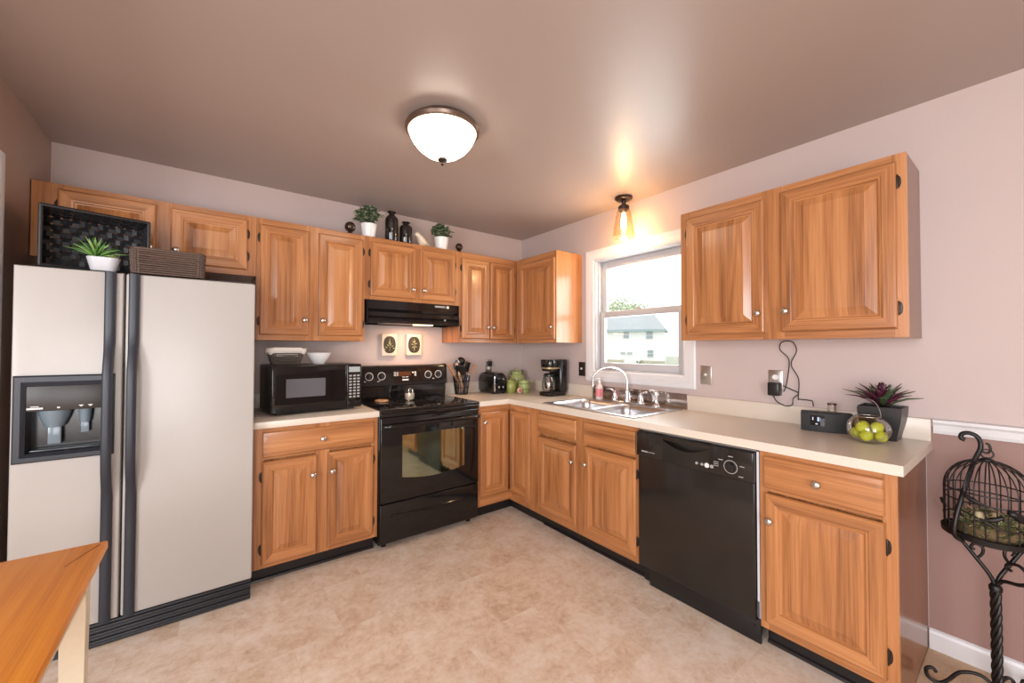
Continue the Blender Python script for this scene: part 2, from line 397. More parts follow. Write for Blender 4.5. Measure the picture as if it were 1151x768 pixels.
def faceframe(t, w, d, z0, z1, rails, stiles):
    b = MB(); f = d-.02
    for x0, x1 in stiles: b.box(x0, x1, -d, -f, z0, z1, .001)
    st = sorted(stiles)
    for i in range(len(st)-1):
        a, c = st[i][1], st[i+1][0]
        for r0, r1 in rails: b.box(a, c, -d+.0004, -f, r0, r1, .001, mi=1)
        b.box(a, c, -f, -f+.004, z0+.01, z1-.01)                       # panel behind the openings
    return b.build('face_frame', WOODS, t, 0)
BACK_UPPERS = 'oak wall cabinets along the stove wall'
def upper(name, label, loc, rz, w, z0, z1, doors, d=.305, stiles=None, rails=None, sides=(WV, WV), group=None):
    t = thing(name, label, 'cabinet', loc, rz, group)
    carcass(t, w, d, z0-loc[2], z1-loc[2], True, sides)
    zz0, zz1 = z0-loc[2], z1-loc[2]
    faceframe(t, w, d, zz0, zz1, rails or [(zz0, zz0+.045), (zz1-.05, zz1)], stiles)
    for (x0, x1, a, c, ks, hs) in doors:
        ww = x1-x0; kx = {'L': .026, 'R': ww-.026}[ks]
        door(t, (x0, -d-.0005, a-loc[2]), ww, c-a, (kx, .1 if a < 1.6 else .07), hs)
    return t
ZB, ZT = 1.372, 2.133
g = 'oak wall cabinets'
X0 = -3.258
upper('wall_cabinet', 'oak wall cabinet with two short doors above the refrigerator', (X0, 0, 1.765), 0, -2.342-X0, 1.765, ZT,
      [(-3.17-X0, -2.806-X0, 1.797, 2.107, 'R', 'L'), (-2.747-X0, -2.389-X0, 1.797, 2.103, 'L', 'R')],
      stiles=[(0, .105), (-2.82-X0, -2.735-X0), (-2.40-X0, -2.342-X0)], group=g)
X0 = -2.341
upper('wall_cabinet', 'tall oak wall cabinet with two doors above the microwave', (X0, 0, ZB), 0, -1.684-X0, ZB, ZT,
      [(-2.323-X0, -2.047-X0, 1.405, 2.095, 'R', 'L'), (-1.99-X0, -1.699-X0, 1.407, 2.096, 'L', 'R')],
      stiles=[(0, .03), (-2.06-X0, -1.977-X0), (-1.71-X0, -1.684-X0)], group=g)
X0 = -1.683
upper('wall_cabinet', 'short oak wall cabinet with two doors above the black range hood', (X0, 0, 1.676), 0, -.913-X0, 1.676, ZT,
      [(-1.646-X0, -1.30-X0, 1.702, 2.098, 'R', 'L'), (-1.263-X0, -.953-X0, 1.702, 2.096, 'L', 'R')],
      stiles=[(0, .05), (-1.315-X0, -1.25-X0), (-.967-X0, -.913-X0)], group=g)
X0 = -.912
upper('wall_cabinet', 'oak wall cabinet with a close door pair in the room corner right of the hood', (X0, 0, ZB), 0, .912-.001, ZB, ZT,
      [(-.888-X0, -.610-X0, 1.405, 2.083, 'R', 'L'), (-.603-X0, -.336-X0, 1.405, 2.083, 'L', 'R')],
      stiles=[(0, .038), (-.345-X0, -.306-X0)], rails=[(0, .045), (ZT-ZB-.055, ZT-ZB)], group=g)
upper('wall_cabinet', 'single door oak wall cabinet between the room corner and the window', (0, -.3065, ZB), R(-90), .841-.3065, ZB, ZT,
      [(.359-.3065, .832-.3065, 1.40, 2.076, 'R', 'L')], stiles=[(0, .065), (.82-.3065, .841-.3065)], rails=[(0, .045), (ZT-ZB-.065, ZT-ZB)], group=g)
upper('wall_cabinet', 'wide oak wall cabinet with two doors right of the window', (0, -1.925, ZB), R(-90), .98, ZB, ZT,
      [(1.965-1.925, 2.382-1.925, 1.405, 2.09, 'R', 'L'), (2.453-1.925, 2.875-1.925, 1.407, 2.10, 'L', 'R')],
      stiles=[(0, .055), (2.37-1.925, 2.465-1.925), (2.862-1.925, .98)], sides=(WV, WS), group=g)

ZC = .8755
def base(name, label, loc, rz, w, doors, drawers, stiles, rails, sides=(WV, WV), d=.61):
    t = thing(name, label, 'cabinet', loc, rz, 'oak base cabinets')
    carcass(t, w, d, .1, ZC, False, sides); faceframe(t, w, d, .1, ZC, rails, stiles)
    for (x0, x1, a, c, ks, hs) in doors:
        ww = x1-x0; door(t, (x0, -d-.0005, a), ww, c-a, ({'L': .024, 'R': ww-.024}[ks], c-a-.112), hs)
    for (x0, x1, a, c, kn) in drawers: drawer(t, (x0, -d-.0005, a), x1-x0, c-a, kn)
    k = MB(); k.box(0.001, w-.001, -d+.075, -d+.09, 0.001, .0995); k.prism([(-d+.075, .001), (-d+.075, .018), (-d+.068, .012), (-d+.064, .001)], 'x', .001, w-.001)
    k.build('toe_kick', BASE, t, 0)
    return t
RB = [(.1, .145), (.70, .725), (.845, ZC)]
X0 = -2.368
base('base_cabinet', 'oak base cabinet with one wide drawer under the microwave', (X0, 0, 0), 0, -1.684-X0,
     [(-2.327-X0, -2.048-X0, .122, .69, 'R', 'L'), (-1.99-X0, -1.714-X0, .125, .692, 'L', 'R')], [(-2.325-X0, -1.713-X0, .714, .852, True)],
     [(0, .05), (-2.06-X0, -1.978-X0), (-1.725-X0, -1.684-X0)], RB)
base('base_cabinet', 'oak sink base cabinet with two false drawer fronts below the sink', (0, -.952, 0), R(-90), 1.836-.952,
     [(.98-.952, 1.36-.952, .15, .68, 'R', None), (1.433-.952, 1.826-.952, .14, .69, 'L', 'R')],
     [(.978-.952, 1.36-.952, .712, .845, False), (1.433-.952, 1.822-.952, .712, .845, False)],
     [(0, .035), (1.35-.952, 1.445-.952), (1.815-.952, 1.836-.952)], RB)
base('base_cabinet', 'oak base cabinet with a drawer and one door at the open counter end', (0, -2.466, 0), R(-90), 2.912-2.466,
     [(2.488-2.466, 2.881-2.466, .135, .694, 'L', 'R')], [(2.486-2.466, 2.878-2.466, .716, .852, True)],
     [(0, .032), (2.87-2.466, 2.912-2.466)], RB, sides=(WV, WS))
def corner_base():
    t = thing('base_cabinet', 'oak corner base cabinet with two narrow doors meeting in the inner corner', 'cabinet', (0, 0, 0), 0, 'oak base cabinets')
    b = MB()
    b.box(-.911, -.895, -.59, -.001, .1, ZC); b.box(-.895, -.012, -.012, -.001, .1, ZC); b.box(-.012, -.001, -.95, -.001, .1, ZC); b.box(-.59, -.001, -.95, -.936, .1, ZC)
    b.box(-.895, -.012, -.59, -.012, .1, .116); b.box(-.59, -.012, -.936, -.59, .1, .116)
    b.build('cabinet_box', WV, t, 0)
    f = MB()
    f.box(-.911, -.893, -.61, -.59, .1, ZC, .001); f.box(-.893, -.61, -.61, -.59, .1, .185, .001, mi=1); f.box(-.893, -.61, -.61, -.59, .815, ZC, .001, mi=1)
    f.box(-.61, -.59, -.951, -.878, .1, ZC, .001); f.box(-.61, -.59, -.878, -.61, .1, .185, .001, mi=1); f.box(-.61, -.59, -.878, -.61, .815, ZC, .001, mi=1)
    f.box(-.895, -.59, -.589, -.585, .11, ZC); f.box(-.589, -.585, -.94, -.589, .11, ZC)
    f.build('face_frame', WOODS, t, 0)
    door(t, (-.899, -.6105, .18), .899-.632, .645, (.03, .645-.075), None)
    door(t, (-.6105, -.634, .18), .882-.634, .645, None, None, R(-90))
    k = MB()
    k.box(-.911, -.52, -.535, -.52, .001, .0995); k.box(-.535, -.52, -.951, -.535, .001, .0995)
    k.build('toe_kick', BASE, t, 0)
corner_base()

# ------------------------------------------------------------------ counters
CT = .914
def counters():
    t = thing('countertop', 'long cream laminate countertop running from the stove around the corner past the sink', 'countertop', (0, 0, 0))
    b = MB(); z0 = .8765; F = -.635; E = -2.932
    HY0, HY1, HX0, HX1 = -1.005, -1.765, -.56, -.085
    b.box(F, -.001, HY0, -.001, z0, CT); b.box(-.9125, F, F, -.001, z0, CT)
    b.box(F, HX0, HY1, HY0, z0, CT); b.box(HX1, -.001, HY1, HY0, z0, CT)
    b.box(F, -.001, E, HY1, z0, CT)
    b.build('worktop', CREAM, t, 0)
    MB().prism([(-.9125, -.001), (-.001, -.001), (-.001, -.973), (-.021, -.973), (-.021, -.021), (-.9125, -.021)], 'z', CT, 1.012).build('backsplash', CREAM, t, 30)
    MB().box(-.021, -.001, E+.002, -1.802, CT, 1.012, .002).build('backsplash', CREAM, t, 30)
    t = thing('countertop', 'short cream laminate countertop under the microwave', 'countertop', (0, 0, 0))
    MB().box(-2.37, -1.682, -.635, -.001, z0, CT, .003).build('worktop', CREAM, t)
    MB().box(-2.37, -1.682, -.021, -.001, CT, 1.012, .002).build('backsplash', CREAM, t)
counters()
def sink():
    t = thing('sink', 'stainless double bowl drop in sink under the window', 'sink', (0, 0, CT))
    b = MB()
    X0, X1, Y0, Y1 = -.585, -.055, -1.79, -.985
    def bowl(x0, x1, y0, y1):
        cx, cy = (x0+x1)/2, (y0+y1)/2; w, d = x1-x0, y1-y0
        rings = []
        for i, (ins, z, r) in enumerate(((0, .006, .05), (.004, .002, .05), (.010, -.03, .055), (.016, -.14, .06), (.03, -.165, .06), (.06, -.172, .05))):
            rings.append(rrect(w-2*ins, d-2*ins, r, 6, z, cx, cy))
        b.rings(rings, cap0=False)
        b.lathe([(.0, -.171), (.035, -.171), (.04, -.1695), (.0, -.1693)], (cx, cy, 0), seg=18)
    A = (-.545, -.155, -1.375, -1.025); B = (-.545, -.155, -1.75, -1.40)
    bowl(A[0], A[1], A[2], A[3]); bowl(B[0], B[1], B[2], B[3])
    b.build('bowls', STEEL, t, 40)
    r = MB(); z0, z1 = .0005, .006
    # raised rim and deck around the two bowls
    r.box(X0, -.545, Y0, Y1, z0, z1, .002); r.box(-.155, X1, Y0, Y1, z0, z1, .002)
    r.box(-.546, -.154, Y0, -1.75, z0, z1, .001); r.box(-.546, -.154, -1.40, -1.375, z0, z1, .001); r.box(-.546, -.154, -1.025, Y1, z0, z1, .001)
    for (x0, x1, y0, y1) in (A, B):                                    # rounded corner fillets
        for sx in (0, 1):
            for sy in (0, 1):
                cx, cy = (x0, x1)[sx], (y0, y1)[sy]; dx, dy = (1, -1)[sx], (1, -1)[sy]; q = .05
                poly = [(cx, cy)]+[(cx+dx*(q-q*math.cos(R(a))), cy+dy*(q-q*math.sin(R(a)))) for a in range(0, 91, 15)]
                r.prism(poly, 'z', z1-.003, z1-.0005)
    r.build('rim', STEEL, t, 30)
sink()
tag(MB().box(-.016, -.001, -1.800, -.975, CT+.0005, 1.018, .002).build('splash_panel', DKSTEEL), 'dull stainless splash strip on the wall behind the sink', 'splash panel')
def faucet():
    z = CT+.0065
    t = thing('faucet', 'chrome gooseneck faucet with two handles at the back of the sink', 'faucet', (-.095, -1.376, z))
    b = MB(); b.box(-.028, .028, -.13, .13, 0, .012, .005); b.build('deck_plate', CHROME, t)
    b = MB(); b.lathe([(0, .012), (.026, .012), (.024, .03), (.018, .05), (.02, .075), (.014, .1), (.0, .101)], seg=20)
    e = Vector((-.09, .135, .20)); p = [Vector((0, 0, .09)), Vector((0, 0, .14))]
    for i in range(0, 19):
        a = math.pi*i/18*1.02; k = (1-math.cos(a))/2
        p.append(Vector((e.x*k*1.55, e.y*k*1.55, .155+.105*math.sin(a))))
    p.append(p[-1]+Vector((0, 0, -.02)))
    b.tube(p, .0078, 12); q = p[-1]
    b.lathe([(0, -.012), (.013, -.012), (.013, .012), (.0, .013)], q, seg=14); b.build('spout', CHROME, t, 40)
    for y, sg in ((.115, 1), (-.115, -1)):
        h = MB(); h.lathe([(0, .012), (.022, .012), (.02, .03), (.013, .05), (.015, .07), (.008, .082), (0, .083)], (0, y, 0), seg=18)
        h.tube(smoothpath([(0, y, .07), (-.005, y+sg*.02, .085), (-.01, y+sg*.05, .092), (-.012, y+sg*.065, .09)]), [.007]*12+[.006]*7, 10); h.build('handle', CHROME, t, 40)
    s = thing('sink_sprayer', 'chrome side sprayer standing right of the faucet', 'sprayer', (-.10, -1.62, z))
    b = MB(); b.lathe([(0, 0), (.022, 0), (.022, .008), (.014, .02), (.012, .05), (.017, .08), (.018, .1), (.012, .112), (0, .114)], seg=18); b.build('body', CHROME, s, 40)
    b = MB(); b.tube([(0, .0, .095), (0, .025, .108), (0, .05, .104)], .007, 10); b.build('trigger', CHROME, s, 40)
faucet()
def soap():
    t = thing('soap_bottle', 'clear hand soap bottle with pink label at the left back of the sink', 'bottle', (-.10, -1.115, CT+.0065))
    b = MB(); b.rings([rrect(w, d, r, 4, z) for w, d, r, z in ((.05, .036, .012, 0), (.056, .04, .014, .005), (.056, .04, .014, .095), (.046, .034, .014, .11), (.022, .022, .0105, .122), (.022, .022, .0105, .13))])
    b.build('bottle', mat('pale_soap', (.72, .58, .56), .15), t, 40)
    b = MB(); b.rings([rrect(.0572, .0412, .0146, 4, .025), rrect(.0572, .0412, .0146, 4, .085)], cap0=False, cap1=False); b.build('label', mat('pink_label', (.75, .23, .25), .4, bump=(60, 0, .3)), t, 40)
    b = MB(); b.lathe([(0, .13), (.012, .13), (.012, .142), (.005, .144), (.004, .165), (0, .165)], seg=14); b.box(-.03, .006, -.006, .006, .16, .168, .002); b.build('pump', WHITE, t, 40)
soap()

# ------------------------------------------------------------------ refrigerator
def fridge():
    x0 = -3.205; w = .83
    t = thing('refrigerator', 'almond side by side refrigerator with dark handles and an ice dispenser', 'refrigerator', (x0, -.03, 0))
    F = -.68; D = -.605                                                # door front, door back (local y)
    b = MB(); b.box(.005, w-.005, D+.006, 0, .03, 1.655, .006); b.build('cabinet_body', FRIDGE, t)
    b = MB()
    for i in range(7): b.box(.012, w-.004, F+.012-.004*(i % 2), F+.05, .004+i*.0145, .004+i*.0145+.0125, .002)
    b.box(.014, w-.006, F+.03, D+.03, .003, .104); b.build('grille', GRILLE, t)
    for xa, xb in ((.02, .12), (w-.12, w-.01)): MB().box(xa, xb, D-.04, D+.05, 1.6552, 1.668, .003).build('hinge_cover', BLACKP, t)
    # right door
    sx = .3295
    MB().box(sx+.0035, w, F, D, .112, 1.662, .008, seg=3).build('refrigerator_door', FRIDGE, t)
    # left door with recessed dispenser
    d = MB(); X0, X1, Z0, Z1 = 0, sx-.0035, .112, 1.662; hx0, hx1, hz0, hz1 = .04, .268, .884, 1.162
    def rect(x0_, x1_, z0_, z1_, y): return [(x0_, y, z0_), (x1_, y, z0_), (x1_, y, z1_), (x0_, y, z1_)]
    d.rings([rect(X0, X1, Z0, Z1, D), rect(X0, X1, Z0, Z1, F+.008), rect(X0+.003, X1-.003, Z0+.003, Z1-.003, F+.002), rect(X0+.008, X1-.008, Z0+.008, Z1-.008, F), rect(hx0, hx1, hz0, hz1, F), rect(hx0, hx1, hz0, hz1, D-.002)])
    fd = d.build('freezer_door', FRIDGE, t, 30)
    g = MB(); o = [(.008, .303, .85, 1.208), ]
    bx0, bx1, bz0, bz1 = .009, .304, .85, 1.207
    g.rings([rect(bx0, bx1, bz0, bz1, F-.0005), rect(bx0, bx1, bz0, bz1, F-.012), rect(bx0+.006, bx1-.006, bz0+.006, bz1-.006, F-.018), rect(bx0+.022, bx1-.022, bz0+.022, bz1-.026, F-.018), rect(bx0+.034, bx1-.034, bz0+.034, bz1-.046, F-.006), rect(bx0+.034, bx1-.034, bz0+.034, bz1-.046, F+.004)], cap0=False, cap1=False)
    dp = g.build('dispenser', FRIDGEH, fd, 30)
    c = MB(); c.rings([rect(hx0+.002, hx1-.002, hz0+.002, 1.06, F+.004), rect(hx0+.002, hx1-.002, hz0+.002, 1.06, D-.006)], cap0=False); c.build('dispenser_recess', CAVITY, fd, 0)
    p = MB(); p.box(hx0, hx1, F-.004, F+.006, 1.058, 1.162, .002); p.build('control_panel', mat('brown_black_panel', (.022, .016, .014), .4, bump=(30, 0, 0)), fd)
    marks('panel_mark', MARK, fd, [(.045, .09, F-.0046, F-.0039, 1.066, 1.073), (.13, .138, F-.0046, F-.0039, 1.067, 1.073), (.055, .078, F-.0046, F-.0039, 1.076, 1.079)])
    for x in (.192, .22): k = MB(); k.prism([(x, 1.076), (x+.008, 1.068), (x+.016, 1.076)], 'y', F-.0046, F-.0039); k.build('panel_mark', MARK, fd, 0)
    n = MB(); n.lathe([(0, .985), (.028, .985), (.045, 1.03), (.05, 1.0575), (0, 1.0575)], (.115, F+.045, 0), seg=20); n.box(.095, .135, F+.035, F+.055, .91, .99, .004)
    n.lathe([(0, .995), (.016, .995), (.02, 1.02), (.022, 1.0575), (0, 1.0575)], (.205, F+.045, 0), seg=16); n.box(.192, .218, F+.04, F+.05, .95, 1.0, .003)
    n.build('nozzles', mat('grey_blue_plastic', (.16, .21, .25), .2), fd)
    n = MB(); n.box(.05, .26, F+.01, F+.06, .887, .895, .002); n.build('drip_tray', mat('dark_tray', (.04, .05, .06), .2), fd)
    # full height handles, bowed out in the middle
    def handle(cx, par):
        b = MB(); prof = []
        zs = [.112, .13, .3, .5, .66, .70, .74, .78, .84, .92, 1.0, 1.08, 1.16, 1.22, 1.27, 1.31, 1.35, 1.4, 1.5, 1.65, 1.662]
        for z in zs:
            if z <= .66 or z >= 1.35: o_ = .016
            else:
                u = (z-.66)/(1.35-.66); o_ = .016+.036*min(1, math.sin(math.pi*u)*1.6)
            th = .016 if o_ < .02 else .02
            hw = .0185 if o_ < .02 else .0165
            y1 = F-.0005-(o_-.016); y0 = y1-th
            prof.append([(cx-hw, y1, z), (cx+hw, y1, z), (cx+hw, y0+.005, z), (cx+hw-.006, y0, z), (cx-hw+.006, y0, z), (cx-hw, y0+.005, z)])
        b.rings(prof); b.build('handle', FRIDGEH, par, 45)
    handle(.284, fd)
    handle(.362, [o for o in t.children if o.name.startswith('refrigerator_door')][0])
fridge()

# ------------------------------------------------------------------ stove, hood, dishwasher, microwave
def stove():
    w = .755; t = thing('stove', 'black electric range with glass cooktop and windowed oven door', 'stove', (-1.2975, -.03, 0))
    h = w/2
    b = MB(); b.box(-h, h, -.575, 0, .03, .895, .003)
    for x in (-h+.05, h-.05):
        for y in (-.53, -.06): b.lathe([(0, .001), (.018, .001), (.018, .03), (0, .03)], (x, y, 0), seg=12)
    b.build('body', BLACK, t)
    b = MB(); b.box(-h-.002, h+.002, -.607, -.055, .896, .918, .005, seg=3); b.box(-h, h, -.603, -.575, .868, .8965, .004)
    ck = b.build('cooktop', BLACK, t)
    for x, y, rr in ((-.19, -.45, .105), (.19, -.45, .085), (-.19, -.2, .08), (.19, -.2, .1)):
        for q in (rr, rr*.62): r = MB(); r.lathe([(q-.0015, .9182), (q+.0015, .9182), (q+.0015, .9184), (q-.0015, .9184), (q-.0015, .9182)], (x, y, 0), seg=40, cap=False); r.build('burner_ring', RINGM, ck, 0)
    # backguard
    b = MB(); b.prism([(-.055, .9), (-.055, 1.02), (-.085, 1.028), (-.072, 1.165), (-.066, 1.178), (-.05, 1.186), (-.02, 1.186), (-.003, 1.175), (-.003, .9)], 'x', -h+.012, h-.012)
    for sx in (-1, 1): b.prism([(-.055, .9), (-.062, 1.02), (-.092, 1.026), (-.079, 1.168), (-.07, 1.183), (-.05, 1.19), (-.02, 1.19), (0, 1.175), (0, .9)], 'x', *sorted((sx*h, sx*(h-.012))))
    bg = b.build('backguard', BLACK, t, 25)
    rot = math.atan2(.013, .137)
    def on(z): return -.085+(z-1.028)/.137*.013                           # panel face at height z
    for x in (-.2865, -.19, .205, .298):
        z = 1.103; y = on(z)
        m = MB(); rings = []
        m.lathe([(.027, 0), (.031, 0), (.031, .0008), (.027, .0008), (.027, 0)], axis='y', seg=32, cap=False)
        o = m.build('dial_ring', MARK, bg, 0, loc=(x, y-.0004, z), rot=(-rot, 0, 0))
        kmb = MB(); kmb.lathe([(0, 0), (.021, 0), (.021, .004), (.017, .018), (.0, .019)], axis='y', seg=24); kmb.box(-.004, .004, -.024, -.01, -.019, .019, .002)
        kmb.build('dial', BLACKP, bg, 40, loc=(x, y-.0005, z), rot=(-rot, 0, 0))
    q = [(-.092+j*.022, -.075+j*.022, -.0012, 0, .022-i*.012, .028-i*.012) for i in range(3) for j in range(2)]+[(.082, .098, -.0012, 0, .02-i*.013, .028-i*.013) for i in range(3)]
    q += [(.062, .076, -.0012, 0, .016, .026), (-.022, .0, -.0012, 0, -.016, -.011), (.008, .03, -.0012, 0, -.016, -.011)]
    q += [(x, x+.012, -.0012, 0, z, z+.005) for x, z in ((-.325, -.04), (-.226, -.044), (-.215, -.038), (.245, -.038))]
    marks('panel_mark', MARK, bg, q, (0, on(1.103)-.0003, 1.103), (-rot, 0, 0))
    m = MB(); m.box(-.022, .03, -.0012, 0, -.042, -.03); m.build('badge', MARK, bg, 0, loc=(0, on(1.103)-.0003, 1.103), rot=(-rot, 0, 0))
    m = MB(); m.box(-.055, .05, -.0012, 0, -.004, .03); m.build('clock_display', mat('brown_reflection_display', (.10, .035, .015), .1, bump=(30, 0, 0)), bg, 0, loc=(0, on(1.103)-.0003, 1.103), rot=(-rot, 0, 0))  # brown reflection on the display is put into its base colour
    # oven door
    F = -.603; b = MB(); b.box(-h+.002, h-.002, F, -.578, .305, .864, .006, seg=3)
    dr = b.build('oven_door', BLACK, t)
    wx0, wx1, zt = -.228, .250, .738
    pts = [(wx0, zt), (wx0, .462)]+[(wx0+(wx1-wx0)*k/12, .458-.028*math.sin(math.pi*k/12)) for k in range(0, 13)]+[(wx1, .462), (wx1, zt)]
    MB().prism(pts, 'y', F-.0012, F+.0002).build('oven_window', OVENGL, dr, 0)
    b = MB(); b.tube([(-h+.02, F, .81), (-h+.02, F-.03, .812), (-h+.035, F-.042, .812)]+[(x, F-.046, .812) for x in (-.3, 0, .3)]+[(h-.035, F-.042, .812), (h-.02, F-.03, .812), (h-.02, F, .81)], .014, 12)
    b.build('oven_handle', BLACK, dr, 40)
    b = MB(); b.box(-h+.002, h-.002, F+.003, -.578, .045, .297, .006, seg=3)
    sd = b.build('storage_drawer', BLACK, t)
    prof = []
    for k in range(25):
        x = -.30+.6*k/24; zc = .205+.012*math.sin(math.pi*k/24)*-1+.01
        prof.append([(x, F+.0035, zc+.009), (x, F-.006, zc+.006), (x, F-.009, zc), (x, F+.0035, zc-.008)])
    b = MB(); b.rings(prof); b.build('drawer_grip', BLACK, sd, 40)
stove()
def hood():
    w = .755; h = w/2; t = thing('range_hood', 'black range hood with a warm lamp under the short wall cabinet', 'range hood', (-1.2975, -.002, 0))
    b = MB(); P = [(0, 1.674), (-.318, 1.674), (-.318, 1.612), (-.300, 1.590), (-.300, 1.560), (-.326, 1.530), (-.326, 1.508), (-.318, 1.508), (-.305, 1.528), (-.02, 1.528), (-.02, 1.508), (0, 1.508)]
    b.prism(P, 'x', -h+.012, h-.012)
    Q = [(0, 1.674), (-.322, 1.674), (-.322, 1.6), (-.330, 1.535), (-.330, 1.505), (0, 1.505)]
    for sx in (-1, 1): b.prism(Q, 'x', *sorted((sx*h, sx*(h-.012))))
    b.build('hood_shell', BLACK, t, 25)
    b = MB(); b.box(-.20, .12, -.29, -.03, 1.515, 1.5275); b.build('filter', mat('grease_filter', (.30, .27, .24), .35, .8, bump=(400, .5, .3)), t, 0)
    b = MB(); b.box(.0, .15, -.312, -.25, 1.499, 1.527, .004); b.build('lamp_lens', mat('warm_lamp_lens', (.9, .7, .5), .4, emit=(1, .72, .45), es=1.6, bump=(30, 0, 0)), t)
    b = MB(); b.box(.16, .25, -.3195, -.3181, 1.648, 1.662); b.build('switch_print', GREYMARK, t, 0)
    b = MB(); b.box(.262, .284, -.322, -.3181, 1.644, 1.664, .002); b.build('switch', MARK, t, 0)
    b = MB(); b.lathe([(0, 0), (.008, 0), (.007, .006), (0, .007)], (.25, -.313, 1.548), axis='y', seg=14); b.build('screw_cap', GREYMARK, t)
    l = light('hood_lamp', 'AREA', (-1.22, -.20, 1.50), 3.0, (1, .62, .36), .25, .1); l.parent = None
hood()
def dishwasher():
    w = .612; t = thing('dishwasher', 'black built in dishwasher between the sink cabinet and the end cabinet', 'dishwasher', (0, -1.840, 0), R(-90))
    b = MB(); b.box(.002, .620, -.575, -.03, .1, .868); b.box(.612, .6215, -.608, -.575, .2, .862, .001); b.build('tub', mat('white_tub', (.62, .62, .66), .4), t, 0)
    b = MB(); b.box(.004, w-.004, -.622, -.577, .112, .722, .005, seg=3); d = b.build('door_panel', DWBLACK, t)
    # control panel with curved finger recess
    F = -.636; b = MB(); z0, z1 = .724, .858
    n = 16; hx0, hx1 = .165, .41
    top = [(.004, z1), (w-.004, z1)]
    b.box(.003, hx0, F, -.577, z0, z1, .003); b.box(hx1, w-.003, F, -.577, z0, z1, .003)
    arcp = [(hx0+(hx1-hx0)*k/n, .834-.036*math.sin(math.pi*k/n)) for k in range(n+1)]
    b.prism([(hx0-.003, z0)]+[(hx0-.003, .834)]+arcp+[(hx1+.003, .834), (hx1+.003, z0)], 'y', F+.0003, -.577)
    b.box(hx0-.003, hx1+.003, F+.0004, -.577, .836, z1-.0005, .001)
    b.box(hx0, hx1, -.60, -.577, .79, .84)
    p = b.build('control_panel', DWBLACK, t, 25)
    k = MB(); rg = [(.028, 0), (.031, 0), (.031, .0008), (.028, .0008), (.028, 0)]
    k.lathe(rg, (.513, F-.0004, .775), axis='y', seg=32, cap=False)
    k.build('dial_ring', GREYMARK, p, 0)
    q = [(.513+dx-.01, .513+dx+.01, F-.001, F-.0002, .775+dz-.002, .775+dz+.002) for dx, dz in ((.05, .012), (.045, -.035), (-.045, .025), (0, .048))]
    q += [(.036, .074, F-.001, F-.0002, .750, .757), (.078, .118, F-.001, F-.0002, .752, .755)]+[(.435, .458, F-.001, F-.0002, .765+i*.009, .768+i*.009) for i in range(3)]
    marks('panel_mark', GREYMARK, p, q)
    k = MB(); k.lathe([(0, 0), (.019, 0), (.017, .014), (0, .015)], (.513, F, .775), axis='y', seg=24); k.box(.510, .516, F-.019, F-.01, .76, .79, .001); k.build('dial', BLACKP, p, 40)
    for x, rr in ((.352, .007), (.378, .007), (.402, .012), (.426, .009)):
        k = MB(); k.lathe([(0, 0), (rr, 0), (rr*.9, .003), (0, .0035)], (x, F, .757), axis='y', seg=16); k.build('button', MARK if rr > .01 else GREYMARK, p, 40)
    MB().box(.004, w, -.612, -.58, .863, .869, .001).build('top_trim', STEEL, t, 0)
    b = MB(); b.box(.055, w+.006, -.592, -.577, .004, .108, .002); b.box(.002, .055, -.56, -.55, .004, .108); b.lathe([(0, 0), (.006, 0), (.005, .003), (0, .003)], (w-.02, -.592, .075), axis='y', seg=12)
    b.build('kick_plate', BASE, t)
dishwasher()
def microwave():
    a = R(4); t = thing('microwave', 'black countertop microwave left of the stove', 'microwave', (-2.02, -.27, CT+.0005), a)
    w, d, h = .535, .34, .288; z0 = .014
    b = MB(); b.box(-w/2, w/2, -d/2, d/2, z0, z0+h, .006)
    for x in (-.22, .22):
        for y in (-.13, .13): b.lathe([(0, 0), (.015, 0), (.015, z0+.002), (0, z0+.002)], (x, y, 0), seg=12)
    b.build('case', mat('microwave_case', (.022, .020, .020), .35), t)
    F = -d/2-.001; dw = w-.1
    # door: outer gloss slab with arched dark field and grey screen
    b = MB(); b.box(-w/2, -w/2+dw, F-.026, F, z0, z0+h, .008, seg=3); dr = b.build('door', BLACK, t)
    x0, x1 = -w/2+.02, -w/2+dw-.008; pts = []
    for k in range(13): u = k/12; pts.append((x0+(x1-x0)*u, z0+.052-.006*math.sin(math.pi*u*.9)+.018*u*u))
    for k in range(13): u = 1-k/12; pts.append((x0+(x1-x0)*u, z0+.232+.028*u))
    MB().prism(pts, 'y', F-.0272, F-.026).build('door_field', mat('black_field', (.004, .004, .004), .04, bump=(30, 0, 0)), dr, 0)
    MB().box(-w/2+.078, -w/2+.302, F-.0280, F-.0272, z0+.092, z0+.205).build('door_screen', mat('grey_mesh_screen', (.10, .10, .11), .3, bump=(500, .2, .3)), dr, 0)
    b = MB(); b.box(-w/2+dw+.002, w/2, F-.022, F, z0, z0+h, .006, seg=3); p = b.build('control_panel', BLACK, t)
    MB().box(w/2-.085, w/2-.012, F-.0228, F-.0219, z0+.235, z0+.27).build('display', mat('pale_display', (.36, .40, .40), .15, bump=(30, 0, 0)), p, 0)
    for r_ in range(8):
        for c_ in range(3):
            x = w/2-.083+c_*.026; z = z0+.205-r_*.02
            k = MB(); k.box(x, x+.017, F-.0228, F-.0219, z, z+.011); k.build('button', GREYMARK, p, 0)
    MB().box(w/2-.088, w/2-.01, F-.026, F-.0219, z0+.015, z0+.045, .004).build('door_release', BLACK, p)
microwave()

